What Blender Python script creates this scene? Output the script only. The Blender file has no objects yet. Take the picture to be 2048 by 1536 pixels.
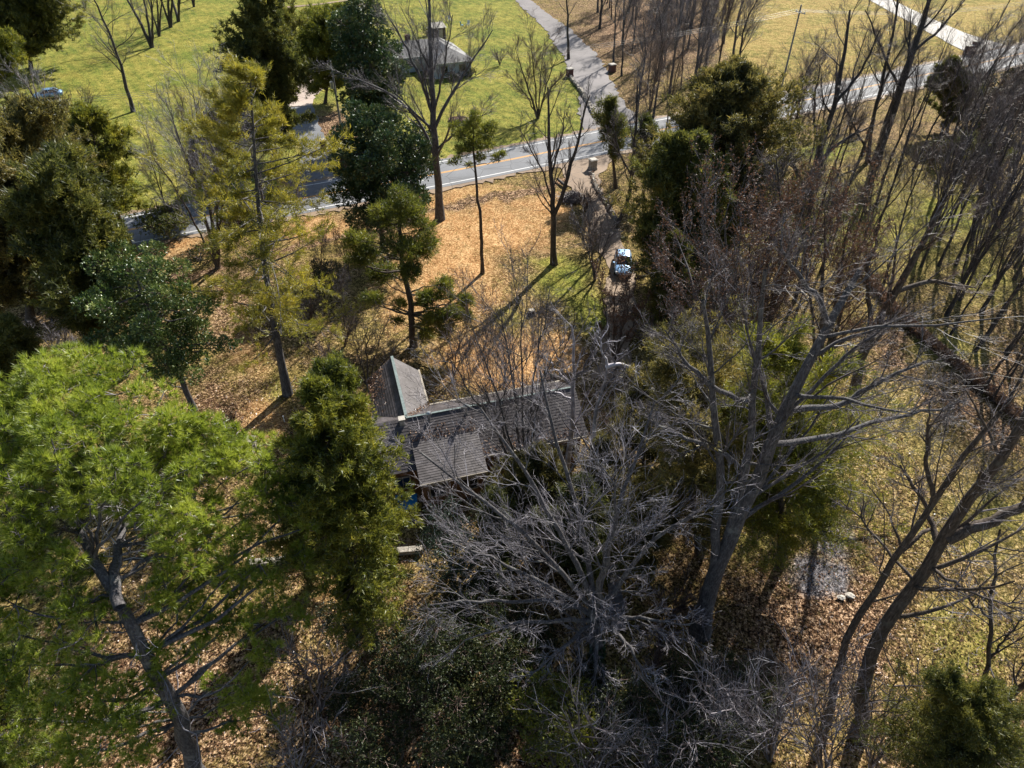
import bpy, math, random
import numpy as np
from mathutils import Vector, Matrix

# ------------------------------------------------------------------ camera, sky, sun
SC = bpy.context.scene
COL = SC.collection
FPX, CAMH, PITCH = 1368.0, 37.0, math.radians(40)
cam_d = bpy.data.cameras.new('camera')
cam_d.sensor_width = 36.0
cam_d.lens = 36.0 * FPX / 2048.0
cam_d.clip_start = 0.5
cam_d.clip_end = 8000
cam = bpy.data.objects.new('camera', cam_d)
COL.objects.link(cam)
cam.location = (0, 0, CAMH)
cam.rotation_euler = (math.pi / 2 - PITCH, 0, 0)
SC.camera = cam
SUN_AZ, SUN_EL = math.radians(28.5), math.radians(38)
w = bpy.data.worlds.new('World')
SC.world = w
w.use_nodes = True
nt = w.node_tree
sky = nt.nodes.new('ShaderNodeTexSky')
sky.sky_type = 'NISHITA'
sky.sun_disc = False
sky.sun_elevation = SUN_EL
sky.sun_rotation = SUN_AZ
sky.air_density = 1.2
bg = nt.nodes['Background']
bg.inputs['Strength'].default_value = 0.064
nt.links.new(sky.outputs['Color'], bg.inputs['Color'])
sd = bpy.data.lights.new('sun', 'SUN')
sd.energy = 5.0
sd.angle = math.radians(0.5)
sd.color = (1.0, 0.94, 0.84)
sun = bpy.data.objects.new('sun', sd)
COL.objects.link(sun)
svec = Vector((math.sin(SUN_AZ) * math.cos(SUN_EL), math.cos(SUN_AZ) * math.cos(SUN_EL), math.sin(SUN_EL)))
sun.rotation_euler = svec.to_track_quat('Z', 'Y').to_euler()
sun.location = (0, 0, 100)
SC.view_settings.view_transform = 'Standard'
SC.view_settings.look = 'None'
SC.view_settings.exposure = 1.02
SC.view_settings.gamma = 1.0
SC.cycles.max_bounces = 5
SC.cycles.transparent_max_bounces = 4

# ------------------------------------------------------------------ pixel (2048x1536 photo) -> world
S_, C_ = math.sin(PITCH), math.cos(PITCH)


def ray(px, py):
    r = (px - 1024) / FPX
    u = (768 - py) / FPX
    return np.array([r, C_ + S_ * u, -S_ + C_ * u])


def at(px, py, z=0.0):
    d = ray(px, py)
    t = (z - CAMH) / d[2]
    return np.array([0, 0, CAMH]) + d * t


def atv(px, py, y):
    d = ray(px, py)
    return np.array([0, 0, CAMH]) + d * (y / d[1])


def to_px(x, y, z=0.0):
    dep = y * C_ - (z - CAMH) * S_
    up = y * S_ + (z - CAMH) * C_
    return 1024 + FPX * x / dep, 768 - FPX * up / dep


# ------------------------------------------------------------------ materials
def mat(name):
    m = bpy.data.materials.new(name)
    m.use_nodes = True
    return m, m.node_tree, m.node_tree.nodes, m.node_tree.links, m.node_tree.nodes['Principled BSDF']


def noise(n, l, vec, scale, detail=3, rough=0.6):
    t = n.new('ShaderNodeTexNoise')
    t.inputs['Scale'].default_value = scale
    t.inputs['Detail'].default_value = detail
    t.inputs['Roughness'].default_value = rough
    l.new(vec, t.inputs['Vector'])
    return t.outputs['Fac']


def ramp(n, l, fac, stops):
    r = n.new('ShaderNodeValToRGB')
    e = r.color_ramp.elements
    while len(e) > 1:
        e.remove(e[-1])
    e[0].position = stops[0][0]
    e[0].color = (*stops[0][1], 1)
    for p, c in stops[1:]:
        x = e.new(p)
        x.color = (*c, 1)
    l.new(fac, r.inputs['Fac'])
    return r.outputs['Color']


def mixc(n, l, fac, a, b, mode='MIX'):
    m = n.new('ShaderNodeMix')
    m.data_type = 'RGBA'
    m.blend_type = mode
    if isinstance(fac, (int, float)):
        m.inputs[0].default_value = fac
    else:
        l.new(fac, m.inputs[0])
    for k, v in ((6, a), (7, b)):
        if isinstance(v, tuple):
            m.inputs[k].default_value = (*v, 1)
        else:
            l.new(v, m.inputs[k])
    return m.outputs[2]


def mth(n, l, op, a, b=None, clamp=False):
    m = n.new('ShaderNodeMath')
    m.operation = op
    m.use_clamp = clamp
    for k, v in ((0, a), (1, b)):
        if v is None:
            continue
        if isinstance(v, (int, float)):
            m.inputs[k].default_value = v
        else:
            l.new(v, m.inputs[k])
    return m.outputs[0]


def objvec(n):
    return n.new('ShaderNodeTexCoord').outputs['Object']


def geovec(n):
    return n.new('ShaderNodeNewGeometry').outputs['Position']


def simple_mat(name, cols, scale=6.0, rough=0.8, metallic=0.0, bump=0.0, spec=0.3, world=False, detail=4):
    m, t, n, l, b = mat(name)
    v = geovec(n) if world else objvec(n)
    f = noise(n, l, v, scale, detail, 0.65)
    k = len(cols)
    st = [(0.3 + 0.4 * i / max(1, k - 1), c) for i, c in enumerate(cols)]
    l.new(ramp(n, l, f, st), b.inputs['Base Color'])
    b.inputs['Roughness'].default_value = rough
    b.inputs['Metallic'].default_value = metallic
    b.inputs['Specular IOR Level'].default_value = spec
    if bump:
        bn = n.new('ShaderNodeBump')
        bn.inputs['Strength'].default_value = bump
        bn.inputs['Distance'].default_value = 0.05
        l.new(f, bn.inputs['Height'])
        l.new(bn.outputs[0], b.inputs['Normal'])
    return m


def bark_mat(name, cols, lichen=(0.3, 0.32, 0.28)):
    m, t, n, l, b = mat(name)
    v = objvec(n)
    mp = n.new('ShaderNodeMapping')
    mp.inputs['Scale'].default_value = (1, 1, 0.22)
    l.new(v, mp.inputs['Vector'])
    f = noise(n, l, mp.outputs[0], 14, 4, 0.7)
    f2 = noise(n, l, v, 1.6, 4, 0.65)
    c = ramp(n, l, f, [(0.32, cols[0]), (0.5, cols[1]), (0.68, cols[2])])
    c = mixc(n, l, mth(n, l, 'MULTIPLY', mth(n, l, 'SUBTRACT', f2, 0.55), 5.0, True), c, lichen)
    l.new(c, b.inputs['Base Color'])
    b.inputs['Roughness'].default_value = 0.85
    bn = n.new('ShaderNodeBump')
    bn.inputs['Strength'].default_value = 0.9
    bn.inputs['Distance'].default_value = 0.05
    l.new(f, bn.inputs['Height'])
    l.new(bn.outputs[0], b.inputs['Normal'])
    return m


def twig_mat(name, cols, rough=0.45, spec=0.6):
    m, t, n, l, b = mat(name)
    g = n.new('ShaderNodeNewGeometry')
    f = noise(n, l, g.outputs['Position'], 2.5, 3, 0.6)
    a = mth(n, l, 'ADD', mth(n, l, 'MULTIPLY', g.outputs['Random Per Island'], 0.65), mth(n, l, 'MULTIPLY', mth(n, l, 'SUBTRACT', f, 0.3), 0.9), True)
    k = len(cols)
    l.new(ramp(n, l, a, [(i / (k - 1), c) for i, c in enumerate(cols)]), b.inputs['Base Color'])  # pale end of the ramp paints whitish highlights onto random twigs
    b.inputs['Roughness'].default_value = rough
    b.inputs['Specular IOR Level'].default_value = spec
    return m


def leaf_mat(name, cols, trans=0.35, gloss=0.04, rough=0.5, clump=0.6, tcol=None):
    """foliage: colour differs leaf by leaf (random per island) and clump by clump (noise)"""
    m, t, n, l, b = mat(name)
    n.remove(b)
    g = n.new('ShaderNodeNewGeometry')
    f1 = g.outputs['Random Per Island']
    f2 = noise(n, l, g.outputs['Position'], clump, 3, 0.6)
    oi = n.new('ShaderNodeObjectInfo')
    f = mth(n, l, 'MULTIPLY', f1, 0.5)
    f2b = mth(n, l, 'MULTIPLY', mth(n, l, 'SUBTRACT', f2, 0.35), 1.4)
    f = mth(n, l, 'ADD', f, f2b)
    f = mth(n, l, 'ADD', f, mth(n, l, 'MULTIPLY', mth(n, l, 'SUBTRACT', oi.outputs['Random'], 0.5), 0.18), True)
    k = len(cols)
    c = ramp(n, l, f, [(i / (k - 1), x) for i, x in enumerate(cols)])
    d = n.new('ShaderNodeBsdfDiffuse')
    l.new(c, d.inputs['Color'])
    tr = n.new('ShaderNodeBsdfTranslucent')
    if tcol:
        l.new(mixc(n, l, 1.0, c, tcol, 'MULTIPLY'), tr.inputs['Color'])
    else:
        l.new(c, tr.inputs['Color'])
    gl = n.new('ShaderNodeBsdfGlossy')
    gl.inputs['Roughness'].default_value = rough
    gl.inputs['Color'].default_value = (0.9, 0.95, 1.0, 1)
    m1 = n.new('ShaderNodeMixShader')
    m1.inputs[0].default_value = trans
    l.new(d.outputs[0], m1.inputs[1])
    l.new(tr.outputs[0], m1.inputs[2])
    m2 = n.new('ShaderNodeMixShader')
    m2.inputs[0].default_value = gloss
    l.new(m1.outputs[0], m2.inputs[1])
    l.new(gl.outputs[0], m2.inputs[2])
    l.new(m2.outputs[0], n['Material Output'].inputs['Surface'])
    return m


M = {}
M['bark_grey'] = bark_mat('bark_grey', [(0.022, 0.02, 0.022), (0.075, 0.07, 0.074), (0.16, 0.15, 0.155)], (0.2, 0.2, 0.19))
M['bark_brown'] = bark_mat('bark_brown', [(0.02, 0.014, 0.011), (0.065, 0.048, 0.038), (0.14, 0.11, 0.09)], (0.13, 0.12, 0.1))
M['bark_dark'] = bark_mat('bark_dark', [(0.014, 0.012, 0.012), (0.04, 0.035, 0.035), (0.09, 0.08, 0.08)], (0.1, 0.1, 0.09))
M['twig_grey'] = twig_mat('twig_grey', [(0.016, 0.014, 0.016), (0.045, 0.038, 0.042), (0.12, 0.105, 0.12), (0.42, 0.39, 0.43)])
M['twig_pale'] = twig_mat('twig_pale', [(0.03, 0.027, 0.035), (0.1, 0.092, 0.11), (0.3, 0.28, 0.32), (0.82, 0.79, 0.84)])
M['twig_brown'] = twig_mat('twig_brown', [(0.018, 0.011, 0.009), (0.05, 0.032, 0.027), (0.13, 0.08, 0.065), (0.34, 0.24, 0.2)])
M['twig_dark'] = twig_mat('twig_dark', [(0.018, 0.015, 0.016), (0.05, 0.04, 0.044), (0.12, 0.1, 0.11), (0.28, 0.25, 0.27)])
M['pine_needle'] = leaf_mat('pine_needle', [(0.06, 0.1, 0.012), (0.19, 0.26, 0.025), (0.36, 0.42, 0.045), (0.58, 0.6, 0.11)], 0.5, 0.05, 0.45, 0.5)
M['white_pine_needle'] = leaf_mat('white_pine_needle', [(0.07, 0.08, 0.012), (0.18, 0.18, 0.022), (0.34, 0.3, 0.03), (0.56, 0.44, 0.045)], 0.5, 0.04, 0.5, 0.35)
M['cedar_leaf'] = leaf_mat('cedar_leaf', [(0.025, 0.035, 0.012), (0.08, 0.095, 0.02), (0.19, 0.185, 0.035), (0.34, 0.29, 0.05)], 0.5, 0.03, 0.5, 0.4)
M['cedar_green'] = leaf_mat('cedar_green', [(0.035, 0.05, 0.01), (0.11, 0.13, 0.018), (0.25, 0.25, 0.028), (0.44, 0.37, 0.045)], 0.5, 0.03, 0.5, 0.5)
M['cedar_brown'] = leaf_mat('cedar_brown', [(0.03, 0.034, 0.012), (0.1, 0.095, 0.026), (0.24, 0.2, 0.05), (0.42, 0.3, 0.08)], 0.5, 0.03, 0.5, 0.4)
M['magnolia_leaf'] = leaf_mat('magnolia_leaf', [(0.014, 0.034, 0.012), (0.032, 0.068, 0.022), (0.08, 0.12, 0.034), (0.28, 0.26, 0.09)], 0.2, 0.05, 0.38, 0.5)
M['magnolia_sunlit'] = leaf_mat('magnolia_sunlit', [(0.02, 0.05, 0.014), (0.06, 0.11, 0.026), (0.16, 0.21, 0.05), (0.5, 0.48, 0.2)], 0.22, 0.05, 0.38, 0.6)  # brighter, yellower leaf ramp paints in the highlights of a sunlit crown
M['holly_leaf'] = leaf_mat('holly_leaf', [(0.008, 0.02, 0.01), (0.02, 0.04, 0.02), (0.045, 0.075, 0.035), (0.1, 0.13, 0.07)], 0.15, 0.05, 0.4, 0.8)
M['bush_leaf'] = leaf_mat('bush_leaf', [(0.008, 0.014, 0.006), (0.02, 0.032, 0.01), (0.055, 0.065, 0.018), (0.14, 0.12, 0.035)], 0.25, 0.025, 0.5, 0.7)
M['rust_leaf'] = leaf_mat('rust_leaf', [(0.06, 0.03, 0.018), (0.13, 0.065, 0.035), (0.28, 0.14, 0.07)], 0.3, 0.03, 0.5, 1.0)
M['yellow_leaf'] = leaf_mat('yellow_leaf', [(0.12, 0.1, 0.01), (0.3, 0.24, 0.02), (0.5, 0.42, 0.04)], 0.4, 0.04, 0.5, 1.0)
M['ivy_leaf'] = leaf_mat('ivy_leaf', [(0.01, 0.03, 0.008), (0.03, 0.07, 0.015), (0.07, 0.13, 0.03)], 0.2, 0.1, 0.3, 1.0)
M['grass_blade'] = leaf_mat('grass_blade', [(0.1, 0.09, 0.02), (0.24, 0.2, 0.06), (0.42, 0.34, 0.13)], 0.3, 0.02, 0.5, 0.3)
M['dry_leaf'] = leaf_mat('dry_leaf', [(0.07, 0.03, 0.015), (0.2, 0.1, 0.05), (0.38, 0.23, 0.13), (0.6, 0.46, 0.32)], 0.2, 0.06, 0.4, 1.0)


def shingle_mat(name, cols):
    m, t, n, l, b = mat(name)
    v = objvec(n)
    f = noise(n, l, v, 9, 4, 0.7)
    f2 = noise(n, l, v, 0.7, 3, 0.6)
    vo = n.new('ShaderNodeTexVoronoi')
    vo.inputs['Scale'].default_value = 3.5
    l.new(v, vo.inputs['Vector'])
    sp = n.new('ShaderNodeSeparateColor')
    l.new(vo.outputs['Color'], sp.inputs[0])
    a = mth(n, l, 'ADD', mth(n, l, 'MULTIPLY', f, 0.5), mth(n, l, 'MULTIPLY', f2, 0.5))
    a = mth(n, l, 'ADD', a, mth(n, l, 'MULTIPLY', mth(n, l, 'SUBTRACT', sp.outputs[0], 0.5), 0.15))
    l.new(ramp(n, l, a, [(0.3, cols[0]), (0.5, cols[1]), (0.7, cols[2])]), b.inputs['Base Color'])
    b.inputs['Roughness'].default_value = 0.55
    bn = n.new('ShaderNodeBump')
    bn.inputs['Strength'].default_value = 0.3
    bn.inputs['Distance'].default_value = 0.015
    l.new(f, bn.inputs['Height'])
    l.new(bn.outputs[0], b.inputs['Normal'])
    return m


M['shingle'] = shingle_mat('shingle', [(0.022, 0.018, 0.019), (0.058, 0.05, 0.053), (0.125, 0.112, 0.118)])
M['shingle_grey'] = shingle_mat('shingle_grey', [(0.055, 0.055, 0.06), (0.095, 0.095, 0.1), (0.15, 0.15, 0.16)])
M['ridge_cap'] = simple_mat('ridge_cap', [(0.1, 0.13, 0.13), (0.2, 0.25, 0.25)], 6, 0.75)
M['wood_wall'] = simple_mat('wood_wall', [(0.07, 0.035, 0.018), (0.15, 0.075, 0.035), (0.22, 0.12, 0.06)], 3, 0.7)
M['trim'] = simple_mat('trim', [(0.25, 0.22, 0.18), (0.4, 0.36, 0.3)], 4, 0.6)
M['pale_wall'] = simple_mat('pale_wall', [(0.3, 0.36, 0.42), (0.42, 0.48, 0.52)], 3, 0.7)
M['brick'] = simple_mat('brick', [(0.06, 0.03, 0.025), (0.12, 0.06, 0.05), (0.2, 0.12, 0.1)], 14, 0.85)
M['stone'] = simple_mat('stone', [(0.16, 0.14, 0.12), (0.3, 0.27, 0.23), (0.45, 0.42, 0.36)], 5, 0.85, bump=0.4)
M['brown_stone'] = simple_mat('brown_stone', [(0.06, 0.035, 0.028), (0.14, 0.085, 0.065), (0.24, 0.17, 0.13)], 5, 0.9, bump=0.4)
M['concrete_cap'] = simple_mat('concrete_cap', [(0.3, 0.28, 0.25), (0.5, 0.47, 0.42)], 8, 0.8)
M['glass'] = simple_mat('glass', [(0.01, 0.013, 0.018), (0.02, 0.025, 0.03)], 1, 0.06, spec=0.8)
M['metal'] = simple_mat('metal', [(0.3, 0.33, 0.36), (0.5, 0.53, 0.56)], 4, 0.35, metallic=0.7)
M['white_paint'] = simple_mat('white_paint', [(0.6, 0.6, 0.58), (0.8, 0.8, 0.78)], 4, 0.5)
M['blue_plastic'] = simple_mat('blue_plastic', [(0.01, 0.12, 0.28), (0.02, 0.22, 0.45)], 2.0, 0.35)
M['dark_metal'] = simple_mat('dark_metal', [(0.02, 0.025, 0.03), (0.05, 0.055, 0.06)], 5, 0.4)
M['pole_wood'] = simple_mat('pole_wood', [(0.12, 0.125, 0.13), (0.28, 0.29, 0.3)], 3, 0.85)
M['wire'] = simple_mat('wire', [(0.2, 0.2, 0.2), (0.3, 0.3, 0.3)], 1, 0.4, metallic=0.5)
M['tyre'] = simple_mat('tyre', [(0.012, 0.012, 0.012), (0.03, 0.03, 0.03)], 8, 0.8)
M['old_plank'] = simple_mat('old_plank', [(0.025, 0.018, 0.013), (0.07, 0.05, 0.035), (0.13, 0.1, 0.075)], 3, 0.9, bump=0.4)
M['mulch'] = simple_mat('mulch', [(0.06, 0.03, 0.02), (0.14, 0.075, 0.05)], 10, 0.9)
M['lamp_glass'] = simple_mat('lamp_glass', [(0.6, 0.6, 0.6), (0.8, 0.8, 0.8)], 2, 0.15, spec=0.8)


def car_paint(name, c):
    m, t, n, l, b = mat(name)
    b.inputs['Base Color'].default_value = (*c, 1)
    b.inputs['Metallic'].default_value = 0.3
    b.inputs['Roughness'].default_value = 0.42
    b.inputs['Coat Weight'].default_value = 1.0
    b.inputs['Coat Roughness'].default_value = 0.16
    v = objvec(n)
    f = noise(n, l, v, 3, 4, 0.6)
    l.new(mixc(n, l, mth(n, l, 'MULTIPLY', f, 0.15), tuple(c), (0.3, 0.28, 0.24)), b.inputs['Base Color'])
    return m


M['paint_blue'] = car_paint('paint_blue', (0.22, 0.42, 0.7))
M['paint_dark'] = car_paint('paint_dark', (0.03, 0.05, 0.09))


def asphalt_mat(name, cols, rough=0.75):
    m, t, n, l, b = mat(name)
    g = geovec(n)
    f = noise(n, l, g, 25, 3, 0.7)
    f2 = noise(n, l, g, 0.15, 4, 0.6)
    a = mth(n, l, 'ADD', mth(n, l, 'MULTIPLY', f, 0.5), mth(n, l, 'MULTIPLY', f2, 0.5))
    c = ramp(n, l, a, [(0.3, cols[0]), (0.5, cols[1]), (0.7, cols[2])])
    ck = n.new('ShaderNodeTexVoronoi')
    ck.feature = 'DISTANCE_TO_EDGE'
    ck.inputs['Scale'].default_value = 0.35
    l.new(mixc(n, l, 0.12, g, n.new('ShaderNodeTexNoise').outputs['Color']), ck.inputs['Vector'])
    c = mixc(n, l, mth(n, l, 'MULTIPLY', mth(n, l, 'LESS_THAN', ck.outputs['Distance'], 0.014), 0.45), c, (0.05, 0.05, 0.05))
    l.new(c, b.inputs['Base Color'])
    b.inputs['Roughness'].default_value = rough
    b.inputs['Specular IOR Level'].default_value = 0.3
    bn = n.new('ShaderNodeBump')
    bn.inputs['Strength'].default_value = 0.35
    bn.inputs['Distance'].default_value = 0.01
    l.new(f, bn.inputs['Height'])
    l.new(bn.outputs[0], b.inputs['Normal'])
    return m


M['asphalt'] = asphalt_mat('asphalt', [(0.09, 0.095, 0.105), (0.15, 0.157, 0.172), (0.215, 0.222, 0.24)], 0.75)
M['gravel'] = asphalt_mat('gravel', [(0.08, 0.073, 0.075), (0.15, 0.138, 0.14), (0.24, 0.22, 0.225)])
M['concrete'] = asphalt_mat('concrete', [(0.22, 0.205, 0.19), (0.3, 0.285, 0.265), (0.38, 0.36, 0.335)])
M['dirt'] = asphalt_mat('dirt', [(0.12, 0.08, 0.05), (0.22, 0.155, 0.105), (0.33, 0.25, 0.17)])
M['pale_dirt'] = asphalt_mat('pale_dirt', [(0.26, 0.2, 0.16), (0.42, 0.34, 0.29), (0.5, 0.44, 0.38)])
M['line_white'] = asphalt_mat('line_white', [(0.5, 0.5, 0.5), (0.66, 0.66, 0.66), (0.78, 0.78, 0.78)])
M['line_yellow'] = asphalt_mat('line_yellow', [(0.5, 0.22, 0.03), (0.66, 0.32, 0.05), (0.7, 0.38, 0.08)])


# ------------------------------------------------------------------ mesh builder
class MB:
    def __init__(s):
        s.v, s.q, s.t, s.qm, s.tm, s.n = [], [], [], [], [], 0
        s.qs, s.ts = [], []

    def add(s, v, quads=None, tris=None, mi=0, smooth=False):
        v = np.asarray(v, dtype=np.float32).reshape(-1, 3)
        if quads is not None and len(quads):
            q = np.asarray(quads, dtype=np.int64).reshape(-1, 4) + s.n
            s.q.append(q)
            s.qm.append(np.full(len(q), mi, dtype=np.int32))
            s.qs.append(np.full(len(q), smooth))
        if tris is not None and len(tris):
            t = np.asarray(tris, dtype=np.int64).reshape(-1, 3) + s.n
            s.t.append(t)
            s.tm.append(np.full(len(t), mi, dtype=np.int32))
            s.ts.append(np.full(len(t), smooth))
        s.v.append(v)
        s.n += len(v)

    def mesh(s, name, mats):
        me = bpy.data.meshes.new(name)
        V = np.concatenate(s.v) if s.v else np.zeros((0, 3), np.float32)
        Q = np.concatenate(s.q) if s.q else np.zeros((0, 4), np.int64)
        T = np.concatenate(s.t) if s.t else np.zeros((0, 3), np.int64)
        me.vertices.add(len(V))
        me.vertices.foreach_set('co', V.ravel())
        nl = Q.size + T.size
        me.loops.add(nl)
        me.loops.foreach_set('vertex_index', np.concatenate([Q.ravel(), T.ravel()]).astype(np.int32))
        me.polygons.add(len(Q) + len(T))
        ls = np.concatenate([np.arange(len(Q)) * 4, Q.size + np.arange(len(T)) * 3]).astype(np.int32)
        me.polygons.foreach_set('loop_start', ls)
        mi = np.concatenate(s.qm + s.tm) if (s.qm or s.tm) else np.zeros(0, np.int32)
        me.polygons.foreach_set('material_index', mi.astype(np.int32))
        sm = np.concatenate(s.qs + s.ts) if (s.qs or s.ts) else np.zeros(0, bool)
        me.polygons.foreach_set('use_smooth', sm.astype(bool))
        for m in mats:
            me.materials.append(M[m])
        me.update(calc_edges=True)
        return me

    def build(s, name, mats, parent=None, loc=None):
        if isinstance(mats, str):
            mats = [mats]
        o = bpy.data.objects.new(name, s.mesh(name, mats))
        COL.objects.link(o)
        if parent:
            o.parent = parent
        if loc is not None:
            o.location = loc
        return o

    # ---- shapes
    def box(s, c, size, rz=0.0, mi=0, M3=None):
        x, y, z = np.asarray(size) / 2
        v = np.array([[sx * x, sy * y, sz * z] for sz in (-1, 1) for sy in (-1, 1) for sx in (-1, 1)])
        cr, sr = math.cos(rz), math.sin(rz)
        v = v @ np.array([[cr, sr, 0], [-sr, cr, 0], [0, 0, 1]])
        if M3 is not None:
            v = v @ np.asarray(M3).T
        s.add(v + np.asarray(c), [[0, 2, 3, 1], [4, 5, 7, 6], [0, 1, 5, 4], [2, 6, 7, 3], [0, 4, 6, 2], [1, 3, 7, 5]], mi=mi)

    def tubes(s, P, R, sides=4, mi=0, smooth=True, cap=False):
        N, K, _ = P.shape
        T = np.empty_like(P)
        T[:, 1:-1] = P[:, 2:] - P[:, :-2]
        T[:, 0] = P[:, 1] - P[:, 0]
        T[:, -1] = P[:, -1] - P[:, -2]
        T /= np.linalg.norm(T, axis=2, keepdims=True) + 1e-9
        D = P[:, -1] - P[:, 0]
        ref = np.where((np.abs(D[:, 2:3]) > np.linalg.norm(D[:, :2], axis=1, keepdims=True)), np.array([[1.0, 0.1, 0]]), np.array([[0.05, 0.1, 1.0]]))
        A = np.cross(T, ref[:, None, :])
        A /= np.linalg.norm(A, axis=2, keepdims=True) + 1e-9
        B = np.cross(T, A)
        a = np.arange(sides) * 2 * math.pi / sides
        V = P[:, :, None, :] + R[:, :, None, None] * (np.cos(a)[None, None, :, None] * A[:, :, None, :] + np.sin(a)[None, None, :, None] * B[:, :, None, :])
        base = (np.arange(N) * K * sides)[:, None, None] + (np.arange(K - 1) * sides)[None, :, None]
        j = np.arange(sides)[None, None, :]
        j2 = (j + 1) % sides
        q = np.stack([base + j, base + j2, base + sides + j2, base + sides + j], axis=-1).reshape(-1, 4)
        s.add(V.reshape(-1, 3), q, mi=mi, smooth=smooth)
        if cap:
            for i in range(N):
                c0 = P[i, -1]
                r = V[i, -1]
                vv = np.vstack([r, c0[None]])
                s.add(vv, tris=[[k, (k + 1) % sides, sides] for k in range(sides)], mi=mi)
                vv = np.vstack([V[i, 0], P[i, 0][None]])
                s.add(vv, tris=[[(k + 1) % sides, k, sides] for k in range(sides)], mi=mi)

    def tube(s, pts, r, sides=8, mi=0, cap=True, smooth=True):
        P = np.asarray(pts, float)[None]
        R = np.full((1, P.shape[1]), r, float) if np.isscalar(r) else np.asarray(r, float)[None]
        s.tubes(P, R, sides, mi, smooth, cap)


def nrm(v):
    return v / (np.linalg.norm(v, axis=-1, keepdims=True) + 1e-9)


def resample(pts, K):
    pts = np.asarray(pts, float)
    d = np.concatenate([[0], np.cumsum(np.linalg.norm(np.diff(pts, axis=0), axis=1))])
    t = np.linspace(0, d[-1], K)
    # smooth Catmull-like by interpolating then averaging
    out = np.stack([np.interp(t, d, pts[:, i]) for i in range(pts.shape[1])], axis=1)
    for _ in range(2):
        out[1:-1] = 0.5 * out[1:-1] + 0.25 * (out[:-2] + out[2:])
    return out


def children(P, R, m, t0, t1, ang, Lc, ratio, K, up, wob, rng, flat=0.0, Lpow=0.45, rmin=0.012, Labs=None, taper=0.75):
    N, Kp, _ = P.shape
    idx = np.repeat(np.arange(N), m)
    st = (np.tile(np.arange(m), N) + rng.random(N * m)) / m
    t = t0 + (t1 - t0) * st
    f = np.clip(t * (Kp - 1), 0, Kp - 1.001)
    i = f.astype(int)
    fr = (f - i)[:, None]
    p0, p1 = P[idx, i], P[idx, i + 1]
    start = p0 * (1 - fr) + p1 * fr
    T = nrm(p1 - p0)
    rad = R[idx, i] * (1 - fr[:, 0]) + R[idx, i + 1] * fr[:, 0]
    plen = np.linalg.norm(np.diff(P, axis=1), axis=2).sum(1)[idx]
    ref = nrm(rng.normal(size=T.shape))
    A = nrm(np.cross(T, ref))
    if flat:
        A = A * np.array([1, 1, 1 - flat])
        A = nrm(A)
    an = ang * (0.7 + 0.6 * rng.random(len(t)))[:, None]
    d = nrm(np.cos(an) * T + np.sin(an) * A)
    L = (plen * Lc if Labs is None else Labs) * (1 - Lpow * t) * (0.55 + 0.7 * rng.random(len(t)))
    pts = np.empty((len(t), K, 3))
    pts[:, 0] = start
    for k in range(1, K):
        d = nrm(d + wob * rng.normal(size=d.shape) + np.array([0, 0, up]))
        pts[:, k] = pts[:, k - 1] + d * (L / (K - 1))[:, None]
    r0 = np.maximum(rad * ratio * (0.7 + 0.5 * rng.random(len(t))), rmin)
    rr = r0[:, None] * (1 - taper * np.linspace(0, 1, K))[None]
    return pts, np.maximum(rr, rmin * 0.6)


def along(P, m, t0, t1, rng, jit=0.0):
    """m points on every polyline between t0 and t1, with tangents"""
    N, Kp, _ = P.shape
    idx = np.repeat(np.arange(N), m)
    t = t0 + (t1 - t0) * rng.random(N * m)
    f = np.clip(t * (Kp - 1), 0, Kp - 1.001)
    i = f.astype(int)
    fr = (f - i)[:, None]
    p = P[idx, i] * (1 - fr) + P[idx, i + 1] * fr
    T = nrm(P[idx, i + 1] - P[idx, i])
    if jit:
        p = p + rng.normal(size=p.shape) * jit
    return p, T


def needles(mb, p, n, k, L, wd, spread, rng, mi=0, jit=0.0):
    """k thin triangles round every point p, leaning to n"""
    N = len(p)
    P = np.repeat(p, k, axis=0)
    D = nrm(np.repeat(n, k, axis=0) + spread * rng.normal(size=(N * k, 3)))
    if jit:
        P = P + rng.normal(size=P.shape) * jit
    W = nrm(np.cross(D, rng.normal(size=D.shape)))
    l = (L * (0.6 + 0.7 * rng.random(N * k)))[:, None]
    a = P + W * wd * 0.5
    b = P - W * wd * 0.5
    c = P + D * l
    V = np.stack([a, b, c], axis=1).reshape(-1, 3)
    mb.add(V, tris=np.arange(N * k * 3).reshape(-1, 3), mi=mi)


def leaves(mb, p, n, k, L, wd, spread, rng, mi=0, jit=0.0):
    """broad leaves: two-triangle rhombus, folded a little"""
    N = len(p) * k
    P = np.repeat(p, k, axis=0)
    if jit:
        P = P + rng.normal(size=P.shape) * jit
    D = nrm(np.repeat(n, k, axis=0) + spread * rng.normal(size=(N, 3)))
    W = nrm(np.cross(D, rng.normal(size=D.shape)))
    U = np.cross(D, W)
    l = (L * (0.7 + 0.6 * rng.random(N)))[:, None]
    w_ = wd * l / L * 0.5
    a = P
    b = P + D * l * 0.5 + W * w_ + U * w_ * 0.25
    c = P + D * l
    e = P + D * l * 0.5 - W * w_ + U * w_ * 0.25
    V = np.stack([a, b, c, e], axis=1).reshape(-1, 3)
    i = np.arange(N)[:, None] * 4
    mb.add(V, tris=np.concatenate([i + np.array([[0, 1, 2]]), i + np.array([[0, 2, 3]])]), mi=mi)


# ------------------------------------------------------------------ object helpers
def tag(o, label=None, cat=None, group=None, kind=None):
    if label:
        o['label'] = label
    if cat:
        o['category'] = cat
    if group:
        o['group'] = group
    if kind:
        o['kind'] = kind
    return o


def empty(name, loc=(0, 0, 0), rz=0.0):
    o = bpy.data.objects.new(name, None)
    o.empty_display_size = 0.5
    COL.objects.link(o)
    o.location = tuple(float(x) for x in loc)
    o.rotation_euler = (0, 0, rz)
    return o


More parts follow.
